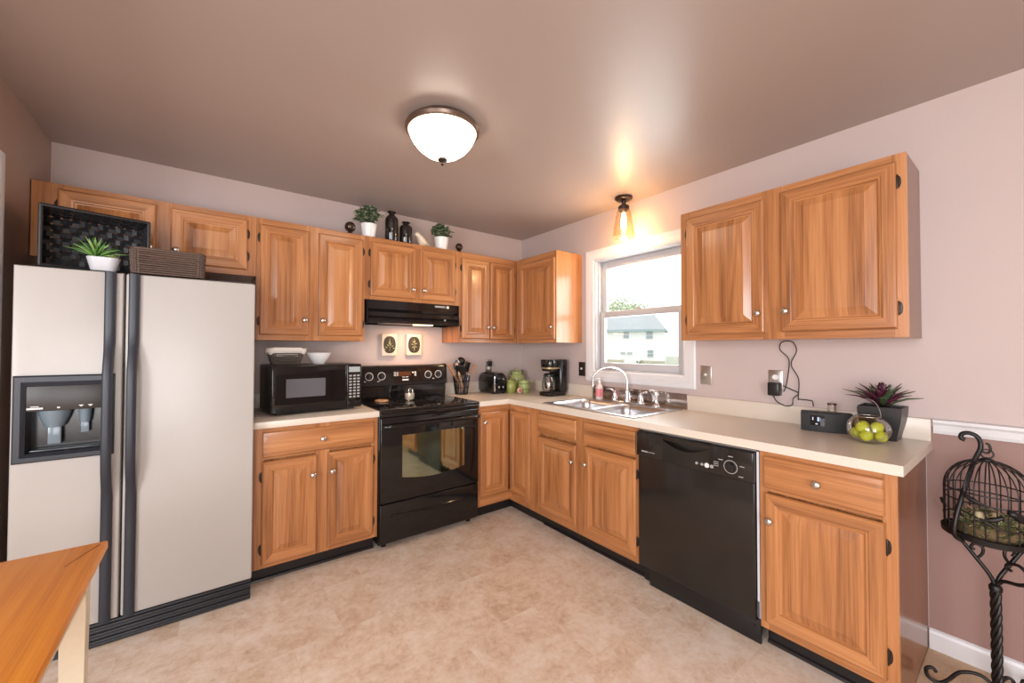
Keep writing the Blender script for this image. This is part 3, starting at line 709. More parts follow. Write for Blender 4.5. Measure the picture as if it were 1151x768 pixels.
# ------------------------------------------------------------------ table
def table():
    t = thing('table', 'table with orange wood top and cream legs in the lower left foreground', 'table', (-2.795, -1.568, 0))
    b = MB(); b.box(-.66, 0, -1.3, 0, .736, .76, .004); b.build('tabletop', TABLEW, t)
    CR = mat('cream_paint', (.66, .60, .46), .4)
    b = MB(); x0, x1, y0, y1 = -.63, -.03, -1.27, -.03
    b.box(x1-.022, x1-.004, y0+.03, y1-.03, .645, .7355); b.box(x0+.004, x0+.022, y0+.03, y1-.03, .645, .7355); b.box(x0+.03, x1-.03, y1-.022, y1-.004, .645, .7355); b.box(x0+.03, x1-.03, y0+.004, y0+.022, .645, .7355); b.build('apron', CR, t, 0)
    for x in (x0, x1):
        for y in (y0, y1):
            sx = 1 if x == x0 else -1; sy = 1 if y == y0 else -1
            l = MB(); q = [(0, 0), (.05, 0), (.05, .05), (0, .05)]; q2 = [(.006, .006), (.044, .006), (.044, .044), (.006, .044)]
            l.rings([[(x+sx*a_, y+sy*c_, z) for a_, c_ in qq] for z, qq in ((.001, q2), (.6, q), (.7355, q))]); l.build('leg', CR, t, 0)
    MB().prism([(-.012, -.02), (-.020, -.03), (-.062, -.135), (-.060, -.137), (-.014, -.03)], 'z', .7599, .7602).build('scratch', mat('dark_scratch', (.22, .07, .02), .5), t, 0)
table()

# ------------------------------------------------------------------ lamps
def dome():
    t = thing('ceiling_light', 'bronze rimmed flush ceiling light with glowing frosted bowl', 'ceiling light', (-1.657, -1.45, H))
    b = MB(); b.lathe([(0, -.001), (.150, -.001), (.158, -.012), (.176, -.022), (.182, -.034), (.178, -.048), (.168, -.052), (.160, -.046), (0, -.045)], seg=56); b.build('rim', mat('antique_bronze', (.23, .165, .13), .3, .85), t, 40)
    b = MB(); b.lathe([(.163, -.048), (.160, -.066), (.148, -.092), (.122, -.126), (.088, -.153), (.050, -.171), (.018, -.178), (0, -.179)], seg=56); b.build('bowl_shade', mat('frosted_glow', (.9, .85, .75), .4, emit=(1, .88, .72), es=8.0, bump=(30, 0, 0)), t, 60)
    b = MB(); b.lathe([(0, -.176), (.022, -.179), (.024, -.186), (.014, -.194), (.008, -.2), (.009, -.206), (.004, -.213), (0, -.214)], seg=20); b.build('finial', BRONZE, t, 40)
dome()
def pendant():
    t = thing('ceiling_light', 'small dark semi flush light with clear glass shade above the window', 'ceiling light', (-.141, -1.385, H))
    b = MB(); b.lathe([(0, -.0005), (.062, -.0005), (.064, -.012), (.05, -.024), (.018, -.03), (.014, -.06), (0, -.06)], seg=32); b.build('canopy', BRONZE, t, 40)
    b = MB(); b.lathe([(0, -.058), (.03, -.06), (.040, -.068), (.040, -.095), (.032, -.102), (.018, -.115), (0, -.116)], seg=28); b.build('socket', BRONZE, t, 40)
    b = MB(); b.lathe([(.042, -.092), (.05, -.105), (.066, -.19), (.084, -.295), (.0825, -.297), (.064, -.19), (.048, -.106), (.041, -.094)], seg=36, cap=False); b.build('glass_shade', glass('amber_clear_glass', (.99, .94, .86), .05, dens=.6), t, 50)
    b = MB(); b.lathe([(0, -.114), (.013, -.116), (.014, -.13), (.018, -.15), (.022, -.19), (.02, -.225), (.012, -.24), (0, -.244)], seg=20); b.build('bulb', mat('edison_bulb', (1, .8, .5), .2, emit=(1, .66, .28), es=22, bump=(30, 0, 0)), t, 50)
    light('pendant_lamp', 'POINT', (-.141, -1.385, H-.30), 9.0, (1, .62, .30), radius=.03)
pendant()

# ------------------------------------------------------------------ things on top of the wall cabinets
def globe(label, loc, r):
    t = thing('globe_ornament', label, 'ornament', loc, 0, 'smoked glass globes on the wall cabinets')
    b = MB(); b.lathe([(0, 0), (.022, 0), (.024, .006), (.016, .018), (.012, .026), (0, .027)], seg=20); b.build('stand', BRONZE, t, 40)
    z = .022+r; prof = []
    for k in range(13): a = R(-80+160*k/12); prof.append((r*math.cos(a), z+r*math.sin(a)))
    b = MB(); b.lathe([(0, z-r)]+prof+[(0, z+r)], seg=24); b.build('globe', SMOKE, t, 60)
    b = MB(); b.sphere((0, 0, z+.002), r*.38, 12, 8); b.build('inner_ball', mat('pale_inner_ball', (.65, .55, .42), .3), t, 60)
ZK = ZT+.0005
globe('larger smoked globe ornament left of the plants on the wall cabinets', (-1.772, -.25, ZK), .037)
globe('smaller smoked globe ornament above the corner wall cabinet', (-.881, -.25, ZK), .031)
LEAFA = mat('boxwood_green', (.075, .12, .055), .5, bump=(60, .1, .5)); LEAFB = mat('pale_sage_leaf', (.30, .34, .23), .5, bump=(60, .1, .4)); SOIL = mat('dark_soil', (.03, .02, .014), .9)
def potplant(label, loc, rb, rt, h, spread, ph, seed):
    r_ = random.Random(seed); t = thing('potted_plant', label, 'plant', loc, 0, 'white potted plants on the wall cabinets')
    b = MB(); b.lathe([(0, 0), (rb, 0), (rb+.002, .003), (rt, h), (rt-.005, h), (rt-.008, h-.012), (0, h-.012)], seg=28); b.build('pot', WHITE, t, 40)
    b = MB(); lf = MB()
    for i in range(80):
        az = r_.uniform(0, 2*math.pi); el = r_.uniform(.05, 1.0); ln = spread*r_.uniform(.7, 1.05)
        tip = Vector((math.cos(az)*math.cos(el*1.45)*ln, math.sin(az)*math.cos(el*1.45)*ln, h-.01+ph*(.25+.75*math.sin(el*1.5))*r_.uniform(.75, 1)))
        if tip.y > .11: tip.y = .11
        p0 = Vector((r_.uniform(-.5, .5)*rt, r_.uniform(-.5, .5)*rt, h-.012)); mid = p0.lerp(tip, .5)+Vector((0, 0, .02))
        path = smoothpath([p0, mid, tip], 4); b.tube(path, .0011, 4)
        for q in path[2:]:
            for s_ in range(3):
                a2 = r_.uniform(0, 2*math.pi); dd = Vector((math.cos(a2), math.sin(a2), r_.uniform(-.2, .9)))
                lf.leaf(q, dd, r_.uniform(.020, .034), r_.uniform(.012, .018), 0 if r_.random() < .6 else 1, .2)
    b.build('stems', LEAFA, t); lf.build('foliage', [LEAFA, LEAFB], t, 60, recalc=False)
potplant('white potted plant left of the tall dark bottle on the wall cabinets', (-1.635, -.235, ZK), .043, .057, .105, .105, .15, 3)
potplant('smaller white potted plant right of the bird figurine on the wall cabinets', (-1.04, -.235, ZK), .044, .06, .105, .088, .125, 5)
def bottle(label, loc, r, h):
    t = thing('glass_bottle', label, 'bottle', loc, 0, 'dark glass bottles on the wall cabinets'); n = .022
    b = MB(); b.lathe([(0, 0), (r-.004, 0), (r, .006), (r, h*.70), (r*.92, h*.78), (r*.62, h*.85), (n, h*.885), (n*.95, h*.93), (n*1.5, h*.965), (n*1.5, h*.99), (n*1.1, h), (n*.8, h), (n*.8, h*.9), (0, h*.88)], seg=32)
    b.build('bottle_body', mat('dark_brown_glass', (.012, .009, .007), .06, coat=.3, bump=(30, 0, 0)), t, 40); return t
bottle('tall dark glass bottle on the wall cabinets above the hood', (-1.468, -.25, ZK), .049, .232)
bottle('short dark glass bottle beside the taller bottle on the wall cabinets', (-1.355, -.25, ZK), .05, .172)
def bird():
    t = thing('bird_figurine', 'small cream bird figurine on the wall cabinets right of the bottles', 'figurine', (-1.235, -.25, ZK), R(8))
    prof = [(-.047, .090, .003, .003), (-.043, .092, .013, .014), (-.034, .093, .019, .020), (-.024, .088, .021, .024), (-.012, .070, .029, .036), (.004, .052, .037, .042), (.022, .044, .037, .038), (.040, .036, .029, .028), (.058, .029, .017, .015), (.078, .026, .009, .007), (.095, .026, .007, .004), (.098, .026, .002, .002)]
    b = MB(); b.rings([[(x, w*math.cos(R(a)), z+hh*math.sin(R(a))) for a in range(0, 360, 24)] for x, z, w, hh in prof]); m = mat('cream_ceramic', (.72, .60, .45), .35); b.build('body', m, t, 60)
    b = MB(); b.lathe([(0, 0), (.004, .004), (.0005, .014), (0, .014)], (-.045, 0, .091), axis='x', seg=8); b.build('beak', m, t)
    b = MB(); b.lathe([(0, 0), (.022, 0), (.024, .008), (.014, .022), (0, .028)], (.005, 0, 0), seg=18); b.build('base', m, t, 40)
bird()

# ------------------------------------------------------------------ on the refrigerator
ZF = 1.6685
def strips(mb, o, u, v, nu, nv, lu, lv, amp, gap=.82, mi=0):
    """woven panel: nu strips running along v, nv strips running along u"""
    u, v = Vector(u).normalized(), Vector(v).normalized(); n = u.cross(v); o = Vector(o)
    def ribbon(st, dr, sd, length, wd, cells, ph):
        prev = None
        for k in range(cells*2+1):
            off = amp*math.cos(math.pi*k/2*1.0+ph) if k % 2 == 0 else 0
            off = amp*(1 if ((k//2+ph) % 2 == 0) else -1)*(1 if k % 2 == 1 else 0)
            p = st+dr*(length*k/(cells*2))+n*off
            cur = (mb.bm.verts.new(p-sd*wd/2), mb.bm.verts.new(p+sd*wd/2))
            if prev: f = mb.bm.faces.new((prev[0], prev[1], cur[1], cur[0])); f.material_index = mi
            prev = cur
    for i in range(nu): ribbon(o+u*(lu*(i+.5)/nu), v, u, lv, lu/nu*gap, nv, i % 2)
    for j in range(nv): ribbon(o+v*(lv*(j+.5)/nv), u, v, lu, lv/nv*gap, nu, (j+1) % 2)
def blackbasket():
    # lies on its long side, mouth towards the room; local -y is the mouth
    t = thing('woven_basket', 'large black woven basket lying on its side on the refrigerator', 'basket', (-2.982, -.60, ZF+.0005), R(13))
    W_, Hh, D_ = .345, .27, .20; m = mat('black_woven_strip', (.02, .021, .025), .38); b = MB()
    x0, x1, z0, z1 = -W_/2, W_/2, .010, Hh; k = .004
    strips(b, (x0+k, D_, z0), (1, 0, 0), (0, 0, 1), 11, 8, W_-2*k, Hh-.012, .005, .74)         # bottom of the basket, at the back
    strips(b, (x0, 0, z0), (0, 1, 0), (0, 0, 1), 6, 8, D_, Hh-.01, .005, .74)
    strips(b, (x1, 0, z0), (0, 1, 0), (0, 0, 1), 6, 8, D_, Hh-.01, .005, .74)
    strips(b, (x0, 0, z1), (1, 0, 0), (0, 1, 0), 11, 6, W_, D_, .005, .74)
    strips(b, (x0, 0, z0), (1, 0, 0), (0, 1, 0), 11, 6, W_, D_, .005, .74)
    b.build('weave', m, t, 0, solid=.002, recalc=False)
    b = MB(); c = [(x0, -.004, z0), (x1, -.004, z0), (x1, -.004, z1), (x0, -.004, z1)]
    for p, q in zip(c, c[1:]+c[:1]): b.tube([p, q], .0075, 8)
    for p in c: b.sphere(p, .0077, 10, 8)
    b.build('rim', mat('black_rim', (.010, .009, .010), .5), t, 40)
blackbasket()
def succulent():
    t = thing('succulent', 'small spiky green succulent in a white bowl on the refrigerator', 'plant', (-2.952, -.665, ZF+.0005))
    b = MB(); b.rings([rrect(w, d, r, 5, z) for w, d, r, z in ((.075, .05, .02, 0), (.085, .055, .024, .004), (.112, .066, .03, .06), (.104, .058, .026, .06), (.1, .054, .024, .05))]); b.build('bowl', mat('grey_white_glaze', (.50, .51, .55), .35), t, 40)
    b = MB(); b.rings([rrect(.101, .055, .024, 5, .050), rrect(.096, .052, .022, 5, .055)]); b.build('soil', mat('tan_gravel', (.25, .16, .07), .9, bump=(150, .5, .4)), t)
    r_ = random.Random(2); b = MB()
    for i in range(44):
        az = i*2.4; el = R(28+58*(i/44)); d = Vector((math.cos(az)*math.cos(el), math.sin(az)*math.cos(el)*.8, math.sin(el)))
        b.leaf((-.025, 0, .055), d, r_.uniform(.085, .125), .010, i % 3 == 0, .22, .3)
    b.build('spiky_leaves', [mat('bright_leaf', (.09, .24, .045), .4), mat('light_leaf', (.22, .38, .10), .4)], t, 60, solid=.0015, recalc=False)
    b = MB()
    for i in range(26):
        az = i*2.4; el = R(15+60*(i/26)); d = Vector((math.cos(az)*math.cos(el), math.sin(az)*math.cos(el), math.sin(el)))
        b.leaf((.03, 0, .055), d, .026, .012, 0, .1, .3)
    b.build('rosette', mat('olive_rosette', (.20, .25, .06), .45), t, 60, solid=.003, recalc=False)
succulent()
def wicker(name, label, loc, rz, w, d, h, taper, rows, m, liner=None, r=.0045):
    t = thing(name, label, 'basket', loc, rz); b = MB(); n = 72
    def loop(z, ph, wob):
        f = taper+(1-taper)*z/h; base = rrect(w*f, d*f, min(w, d)*f*.25, 17, z)
        m_ = len(base); out = []
        for k, p in enumerate(base):
            c = Vector((p[0], p[1], 0)); nn = c.normalized(); out.append(Vector((p[0], p[1], z))+nn*wob*math.sin(2*math.pi*k/m_*18+ph))
        return out
    for i in range(rows):
        z = r+(h-2*r)*i/(rows-1); wob = 0 if i in (0, rows-1) else .0035
        b.tube(loop(z, math.pi*(i % 2), wob), r if i not in (rows-1,) else r*1.35, 6, closed=True)
    o = b.build('wicker_weave', m, t, 60)
    b = MB(); lo, hi = loop(.002, 0, 0), loop(h, 0, 0)
    for k in range(0, 72, 4):
        if k < len(lo): b.tube([lo[k]*1.015, hi[k]*1.0], r*1.0, 5)
    b.rings([rrect(w*taper-.01, d*taper-.01, min(w, d)*.2, 5, .001), rrect(w*taper-.01, d*taper-.01, min(w, d)*.2, 5, .006)]); b.build('stakes', m, t, 60)
    return t
WICK = mat('dark_brown_wicker', (.075, .042, .028), .55, bump=(90, .3, .5))
wicker('wicker_basket', 'low brown wicker basket right of the black basket on the refrigerator', (-2.727, -.648, ZF+.0005), R(2), .272, .118, .122, .96, 12, WICK)

# ------------------------------------------------------------------ on the microwave
ZM = CT+.0005+.014+.288+.0005
bk = wicker('bread_basket', 'small dark basket with white cloth liner on the microwave', (-2.172, -.275, ZM), 0, .205, .14, .095, .72, 9, mat('grey_brown_wicker', (.085, .065, .05), .55, bump=(90, .3, .6)), r=.0045)
def liner():
    b = MB(); r_ = random.Random(4); rings = []
    for f, z in ((.86, .05), (.97, .085), (1.02, .103), (1.09, .104), (1.11, .092), (1.10, .070)):
        base = rrect(.205*f, .14*f, .04, 9, z); rings.append([(x, y, z+(.006*math.sin(i*.9)+r_.uniform(-.002, .002) if z < .09 else .004*math.sin(i*.7))) for i, (x, y, _) in enumerate(base)])
    b.rings(rings, cap0=True, cap1=False); b.build('cloth_liner', mat('white_cloth', (.78, .73, .68), .8), bk, 60, solid=.002)
liner()
def bowl():
    t = thing('bowl', 'white bowl on the microwave right of the basket', 'bowl', (-1.975, -.275, ZM))
    b = MB(); b.lathe([(0, 0), (.034, 0), (.036, .006), (.055, .028), (.073, .062), (.076, .074), (.073, .074), (.068, .060), (.05, .03), (.03, .012), (0, .01)], seg=36); b.build('bowl_shell', WHITE, t, 50)
bowl()

# ------------------------------------------------------------------ on the stove
def jar():
    t = thing('candle_jar', 'clear glass jar with a pale filling on the cooktop', 'jar', (-1.315, -.25, .9185))
    b = MB(); b.lathe([(0, 0), (.034, 0), (.038, .004), (.041, .03), (.04, .065), (.034, .082), (.034, .09), (.031, .09), (.031, .08), (.037, .063), (.038, .03), (.034, .006), (0, .006)], seg=28); b.build('glass', CLEAR, t, 50)
    b = MB(); b.lathe([(0, .0065), (.033, .0065), (.037, .03), (.0365, .05), (0, .051)], seg=24); b.build('filling', mat('pale_salt', (.66, .56, .47), .7), t, 50)
jar()
def rest():
    t = thing('wooden_coaster', 'round tan wooden coaster on the left rear burner', 'coaster', (-1.527, -.225, .9185))
    b = MB(); b.lathe([(0, 0), (.044, 0), (.05, .004), (.05, .011), (.046, .014), (.04, .010), (0, .009)], seg=32); b.build('disc', wood('tan_wood', 'x', (.40, .19, .08), (.55, .29, .13), (.62, .36, .18)), t, 40)
rest()

# ------------------------------------------------------------------ wall plaques and outlets
def plaque(label, x0, x1, z0, z1, kind):
    t = thing('wall_plaque', label, 'plaque', ((x0+x1)/2, -.001, (z0+z1)/2), 0, 'plaques above the stove'); w, h = x1-x0, z1-z0
    b = MB(); b.box(-w/2, w/2, -.028, 0, -h/2, h/2, .003); b.build('block', mat('cream_plaque', (.72, .60, .48), .5), t)
    pts = []
    for k in range(40):
        a = 2*math.pi*k/40; rx, rz = w*.40, h*.39; c_, s_ = math.cos(a), math.sin(a)
        pts.append((rx*(abs(c_)**.75)*(1 if c_ > 0 else -1), rz*(abs(s_)**.9)*(1 if s_ > 0 else -1)))
    MB().prism(pts, 'y', -.0292, -.0279).build('medallion', mat('dark_olive_ground', (.03, .022, .014), .5, bump=(60, 0, .4)), t, 0)
    b = MB(); r_ = random.Random(kind)
    for i in range(9 if kind == 1 else 7):
        if kind == 1: a = R(90+(-1)**i*(10+i*9)); c = (.012*math.cos(a)*(i*.45), .028-.008*i)
        else: a = R(i*51+20); c = (.018*math.cos(a), .03*math.sin(a))
        ln, wd = .024, .009; d = (math.cos(a), math.sin(a)); q = (-d[1], d[0])
        poly = [(c[0]-d[0]*ln/2, c[1]-d[1]*ln/2), (c[0]-d[0]*.004+q[0]*wd/2, c[1]-d[1]*.004+q[1]*wd/2), (c[0]+d[0]*ln/2, c[1]+d[1]*ln/2), (c[0]-d[0]*.004-q[0]*wd/2, c[1]-d[1]*.004-q[1]*wd/2)]
        b.prism(poly, 'y', -.0305-.0002*i, -.029)
    b.tube([(0, -.0298, -h*.3), (.003, -.0298, 0), (0, -.0298, h*.28)], .0016, 5)
    b.build('sprig', mat('olive_sprig', (.36, .36, .16), .5, bump=(40, 0, .5)), t, 0)
plaque('left cream wall plaque with a green sprig hung above the stove', -1.459, -1.333, 1.262, 1.440, 1)
plaque('right cream wall plaque with scattered leaves hung above the stove', -1.251, -1.119, 1.264, 1.440, 2)
def plate(name, label, cat, loc, rz, m, kind):
    t = thing(name, label, cat, loc, rz)
    b = MB(); b.box(-.036, .036, -.006, -.0005, -.06, .06, .003); b.build('plate', m, t)
    if kind == 'switch':
        b = MB(); b.box(-.006, .006, -.018, -.005, -.004, .012, .002); b.build('toggle', MARK, t)
    elif kind == 'duplex':
        for z in (-.02, .02):
            b = MB(); b.lathe([(0, 0), (.016, 0), (.015, .003), (0, .003)], (0, -.0058, z), axis='y', seg=20); b.box(-.007, -.005, -.0092, -.008, z-.004, z+.005); b.box(.005, .007, -.0092, -.008, z-.004, z+.005); b.build('receptacle', WHITE, t, 40)
    return t
plate('light_switch', 'dark bronze wall switch left of the window', 'switch', (0, -.842, 1.146), R(-90), BRONZE, 'switch')
plate('light_switch', 'nickel wall switch right of the window', 'switch', (0, -1.92, 1.152), R(-90), NICKEL, 'switch')
plate('wall_outlet', 'nickel wall outlet with a black adapter under the right wall cabinet', 'outlet', (0, -2.318, 1.142), R(-90), NICKEL, 'duplex')
plate('wall_outlet', 'nickel wall outlet behind the toaster', 'outlet', (-.412, 0, 1.155), 0, NICKEL, 'duplex')
b = MB(); b.box(-.440, -.398, -.048, -.0105, 1.15, 1.20, .004); tag(b.build('plug', BLACKP), 'black plug in the outlet behind the toaster', 'plug')
def adapter():
    t = thing('power_adapter', 'black power adapter plugged in the wall under the right wall cabinet', 'power adapter', (0, 0, 0))
    MB().box(-.06, -.0105, -2.352, -2.296, 1.062, 1.135, .004).build('adapter_body', BLACKP, t)
    b = MB(); b.tube([(-.035, -2.318, 1.064), (-.035, -2.319, 1.05)], .005, 8)
    P = [(-.035, -2.319, 1.055), (-.03, -2.333, 1.028), (-.026, -2.372, 1.008), (-.026, -2.405, 1.018), (-.022, -2.408, 1.05), (-.018, -2.432, 1.082), (-.018, -2.40, 1.10), (-.018, -2.36, 1.118)]
    b.tube(smoothpath(P, 6), .0028, 6); b.build('cord', BLACKP, t, 60)
adapter()
def powercord(radio):
    P = [(-.014, -2.362, 1.085), (-.014, -2.375, 1.13), (-.014, -2.388, 1.26), (-.014, -2.345, 1.318), (-.014, -2.355, 1.36), (-.014, -2.405, 1.362), (-.014, -2.424, 1.312), (-.014, -2.398, 1.238), (-.014, -2.432, 1.16), (-.014, -2.43, 1.055), (-.016, -2.435, 1.05), (-.026, -2.482, 1.050), (-.028, -2.498, 1.046), (-.03, -2.502, 1.02)]
    b = MB(); b.tube(smoothpath(P, 5), .0026, 6); o = b.build('power_cord', BLACKP, radio, 60)
    o.matrix_parent_inverse = (Matrix.Translation(radio.location) @ Matrix.Rotation(radio.rotation_euler.z, 4, 'Z')).inverted()

# ------------------------------------------------------------------ counter right of the sink
def radio():
    t = thing('clock_radio', 'black clock radio dock with a small lit screen on the counter', 'clock radio', (-.112, -2.578, CT+.0005), R(-90+17))
    w, d, h = .205, .085, .092; b = MB(); bot, top = [], []
    def outline(s): return [(-w/2*s, d/2), (-w/2*s, -d/2+.012)]+[(w*s*(-.5+k/12), -d/2+.012-.022*math.sin(math.pi*k/12)) for k in range(1, 12)]+[(w/2*s, -d/2+.012), (w/2*s, d/2)]
    o0 = outline(1); b.rings([[(x*.98, y*.98, 0) for x, y in o0], [(x, y, .006) for x, y in o0], [(x, y, h-.006) for x, y in o0], [(x*.97, y*.95, h) for x, y in o0]]); b.build('case', mat('charcoal_speaker_cloth', (.018, .018, .020), .6, bump=(500, .3, .2)), t, 30)
    def yf(x): return -d/2+.012-.022*math.sin(math.pi*(x/w+.5))
    b = MB(); xs = [-.065, -.045, -.025, -.008]
    b.rings([[(x, yf(x)-.0015, .03), (x, yf(x)+.004, .03), (x, yf(x)+.004, .08), (x, yf(x)-.0015, .08)] for x in xs]); s = b.build('screen', BLACK, t, 0)
    marks('screen_mark', mat('pale_blue_screen_mark', (.4, .5, .7), .4, emit=(.55, .68, 1), es=.5, bump=(30, 0, 0)), s, [(-.036, -.030, yf(-.03)-.0022, yf(-.03)-.0012, .052, .072), (-.026, -.020, yf(-.03)-.0022, yf(-.03)-.0008, .052, .072), (-.056, -.052, yf(-.055)-.0022, yf(-.055)-.0008, .056, .070), (-.044, -.034, yf(-.04)-.0022, yf(-.04)-.0008, .036, .041)])
    b = MB(); b.box(-.05, .05, -.02, .025, h, h+.004, .002)
    for x in (-.08, .08): b.lathe([(0, h), (.01, h), (.009, h+.004), (0, h+.004)], (x, 0, 0), seg=14)
    b.build('dock', BLACKP, t)
    powercord(t)
    q = thing('glass_jar', 'tiny clear glass jar with dark red lid on the clock radio', 'jar', (-.105, -2.600, CT+.0005+h+.0045))
    b = MB(); b.lathe([(0, 0), (.017, 0), (.018, .003), (.018, .035), (.016, .035), (.016, .004), (0, .004)], seg=20); b.build('glass', CLEAR, q, 40)
    b = MB(); b.lathe([(0, .0352), (.019, .0352), (.019, .043), (0, .043)], seg=20); b.build('lid', mat('dark_red_lid', (.09, .02, .02), .4), q, 40)
radio()
def fruitbowl():
    c = (-.262, -2.766, CT+.0005); t = thing('glass_bowl', 'squat clear glass bowl with wire handle in front of the black planter', 'bowl', c)
    prof = [(0, 0), (.035, 0), (.055, .010), (.073, .035), (.078, .058), (.072, .085), (.055, .106), (.040, .114)]
    inn = [(r-.0022, z+.0022) for r, z in prof[::-1] if r > .04]+[(.033, .0025), (0, .0025)]
    b = MB(); b.lathe(prof+inn, seg=40); b.build('glass', glass('bowl_glass', (.97, .97, .95), .035, dens=.7), t, 60)
    b = MB(); b.tube([(.0425*math.cos(R(a)), .0425*math.sin(R(a)), .114) for a in range(0, 360, 15)], .0012, 6, closed=True)
    b.tube([(0.0, .043*math.cos(R(a)), .114+.075*math.sin(R(a))) for a in range(0, 181, 10)], .0008, 6); b.build('wire_handle', NICKEL, t, 60)
    m = mat('lime_green_ball', (.50, .52, .02), .45, bump=(45, .6, .45)); r_ = random.Random(5)
    spots = [(0, 0, .029), (.044, .004, .034), (-.044, -.002, .034), (.012, .044, .034), (-.010, -.045, .033), (.022, .020, .066), (-.026, .016, .067), (.002, -.030, .069)]
    where = ['at the bottom middle', 'at the back right', 'at the front left', 'at the left end', 'at the right end', 'on top at the back', 'on top at the front', 'topmost on the right']
    for i, (x, y, z) in enumerate(spots):
        b = MB(); b.lathe([(.0222*math.cos(R(a)), .0222*math.sin(R(a))*1.05) for a in range(-90, 91, 15)], seg=18)
        for v in b.bm.verts: v.co *= 1+.04*math.sin(v.co.x*300+i)*math.sin(v.co.y*280)
        o = b.build('decor_ball', m, None, 60, loc=(c[0]+x, c[1]+y, c[2]+z)); tag(o, 'lime green ball '+where[i]+' of the glass bowl', 'ball', 'lime green balls in the glass bowl')
fruitbowl()
def planter():
    t = thing('planter', 'square black flared planter with a purple bromeliad at the counter end', 'planter', (-.098, -2.785, CT+.0005))
    b = MB(); rings = []
    for w, z in ((.108, 0), (.114, .02), (.127, .05), (.139, .08), (.147, .11), (.152, .148), (.142, .148), (.138, .135)):
        rings.append([(-w/2, -w/2, z), (w/2, -w/2, z), (w/2, w/2, z), (-w/2, w/2, z)])
    b.rings(rings); b.build('pot', mat('black_ceramic', (.017, .016, .018), .38), t, 25)
    b = MB(); b.box(-.068, .068, -.068, .068, .1355, .141); b.build('soil', SOIL, t)
    G = mat('dark_bromeliad_green', (.055, .085, .04), .4, bump=(30, .1, .5)); P = mat('purple_bract', (.075, .012, .03), .45, bump=(30, .1, .4))
    r_ = random.Random(8); b = MB()
    for i in range(30):
        az = i*2.399; u = i/30; el = R(36+44*u); d = Vector((math.cos(az)*math.cos(el), math.sin(az)*math.cos(el), math.sin(el))); ln = r_.uniform(.16, .19)*(1.0-.08*u)
        if d.x > 0: ln = min(ln, .085/max(d.x, .01))
        b.leaf((d.x*.01, d.y*.01, .14), d, ln, .034, i % 2, .3, .22)
    b.build('leaves', [G, P], t, 60, solid=.0015, recalc=False)
    b = MB()
    for i in range(44):
        az = i*2.399; u = i/44; el = R(10+80*u); d = Vector((math.cos(az)*math.cos(el), math.sin(az)*math.cos(el), math.sin(el)))
        b.leaf((d.x*.014, d.y*.014, .165+.05*u), d, .046, .022, 0, .05, .35)
    b.build('flower_head', P, t, 60, solid=.0015, recalc=False)
planter()

# ------------------------------------------------------------------ corner of the counter
Z0 = CT+.0005
def toaster():
    t = thing('toaster', 'black two slice toaster in the counter corner', 'toaster', (-.475, -.165, Z0), R(-2)); w, d, h = .16, .245, .185
    def out(s, o): return [(x*s, z) for x, z in [(-.072, .008), (-.08, .03), (-.08, .11), (-.074, .145), (-.055, .172), (-.03, .184), (.03, .184), (.055, .172), (.074, .145), (.08, .11), (.08, .03), (.072, .008)]]
    b = MB(); b.rings([[(x, y, z) for x, z in out(s, 0)] for y, s in ((-d/2, .93), (-d/2+.01, 1), (d/2-.01, 1), (d/2, .93))])
    for x in (-.055, .055):
        for y in (-.1, .1): b.lathe([(0, 0), (.01, 0), (.01, .01), (0, .01)], (x, y, 0), seg=10)
    b.build('shell', BLACK, t, 40)
    b = MB(); b.box(-.05, -.022, -.09, .09, .1836, .1852); b.box(.022, .05, -.09, .09, .1836, .1852); b.build('slots', mat('slot_dark', (.05, .05, .05), .4, .8), t, 0)
    b = MB(); b.box(-.060, -.048, -d/2-.003, -d/2+.001, .02, .160, .001); b.build('chrome_strip', CHROME, t)
    b = MB(); b.box(-.028, .0, -d/2-.018, -d/2, .125, .14, .004); b.build('lever', BLACKP, t)
    for x, z in ((-.01, .06), (.035, .06), (.035, .13)):
        b = MB(); b.lathe([(0, 0), (.012, 0), (.01, .008), (0, .009)], (x, -d/2, z), axis='y', seg=16); b.build('dial', CHROME, t, 40)
toaster()
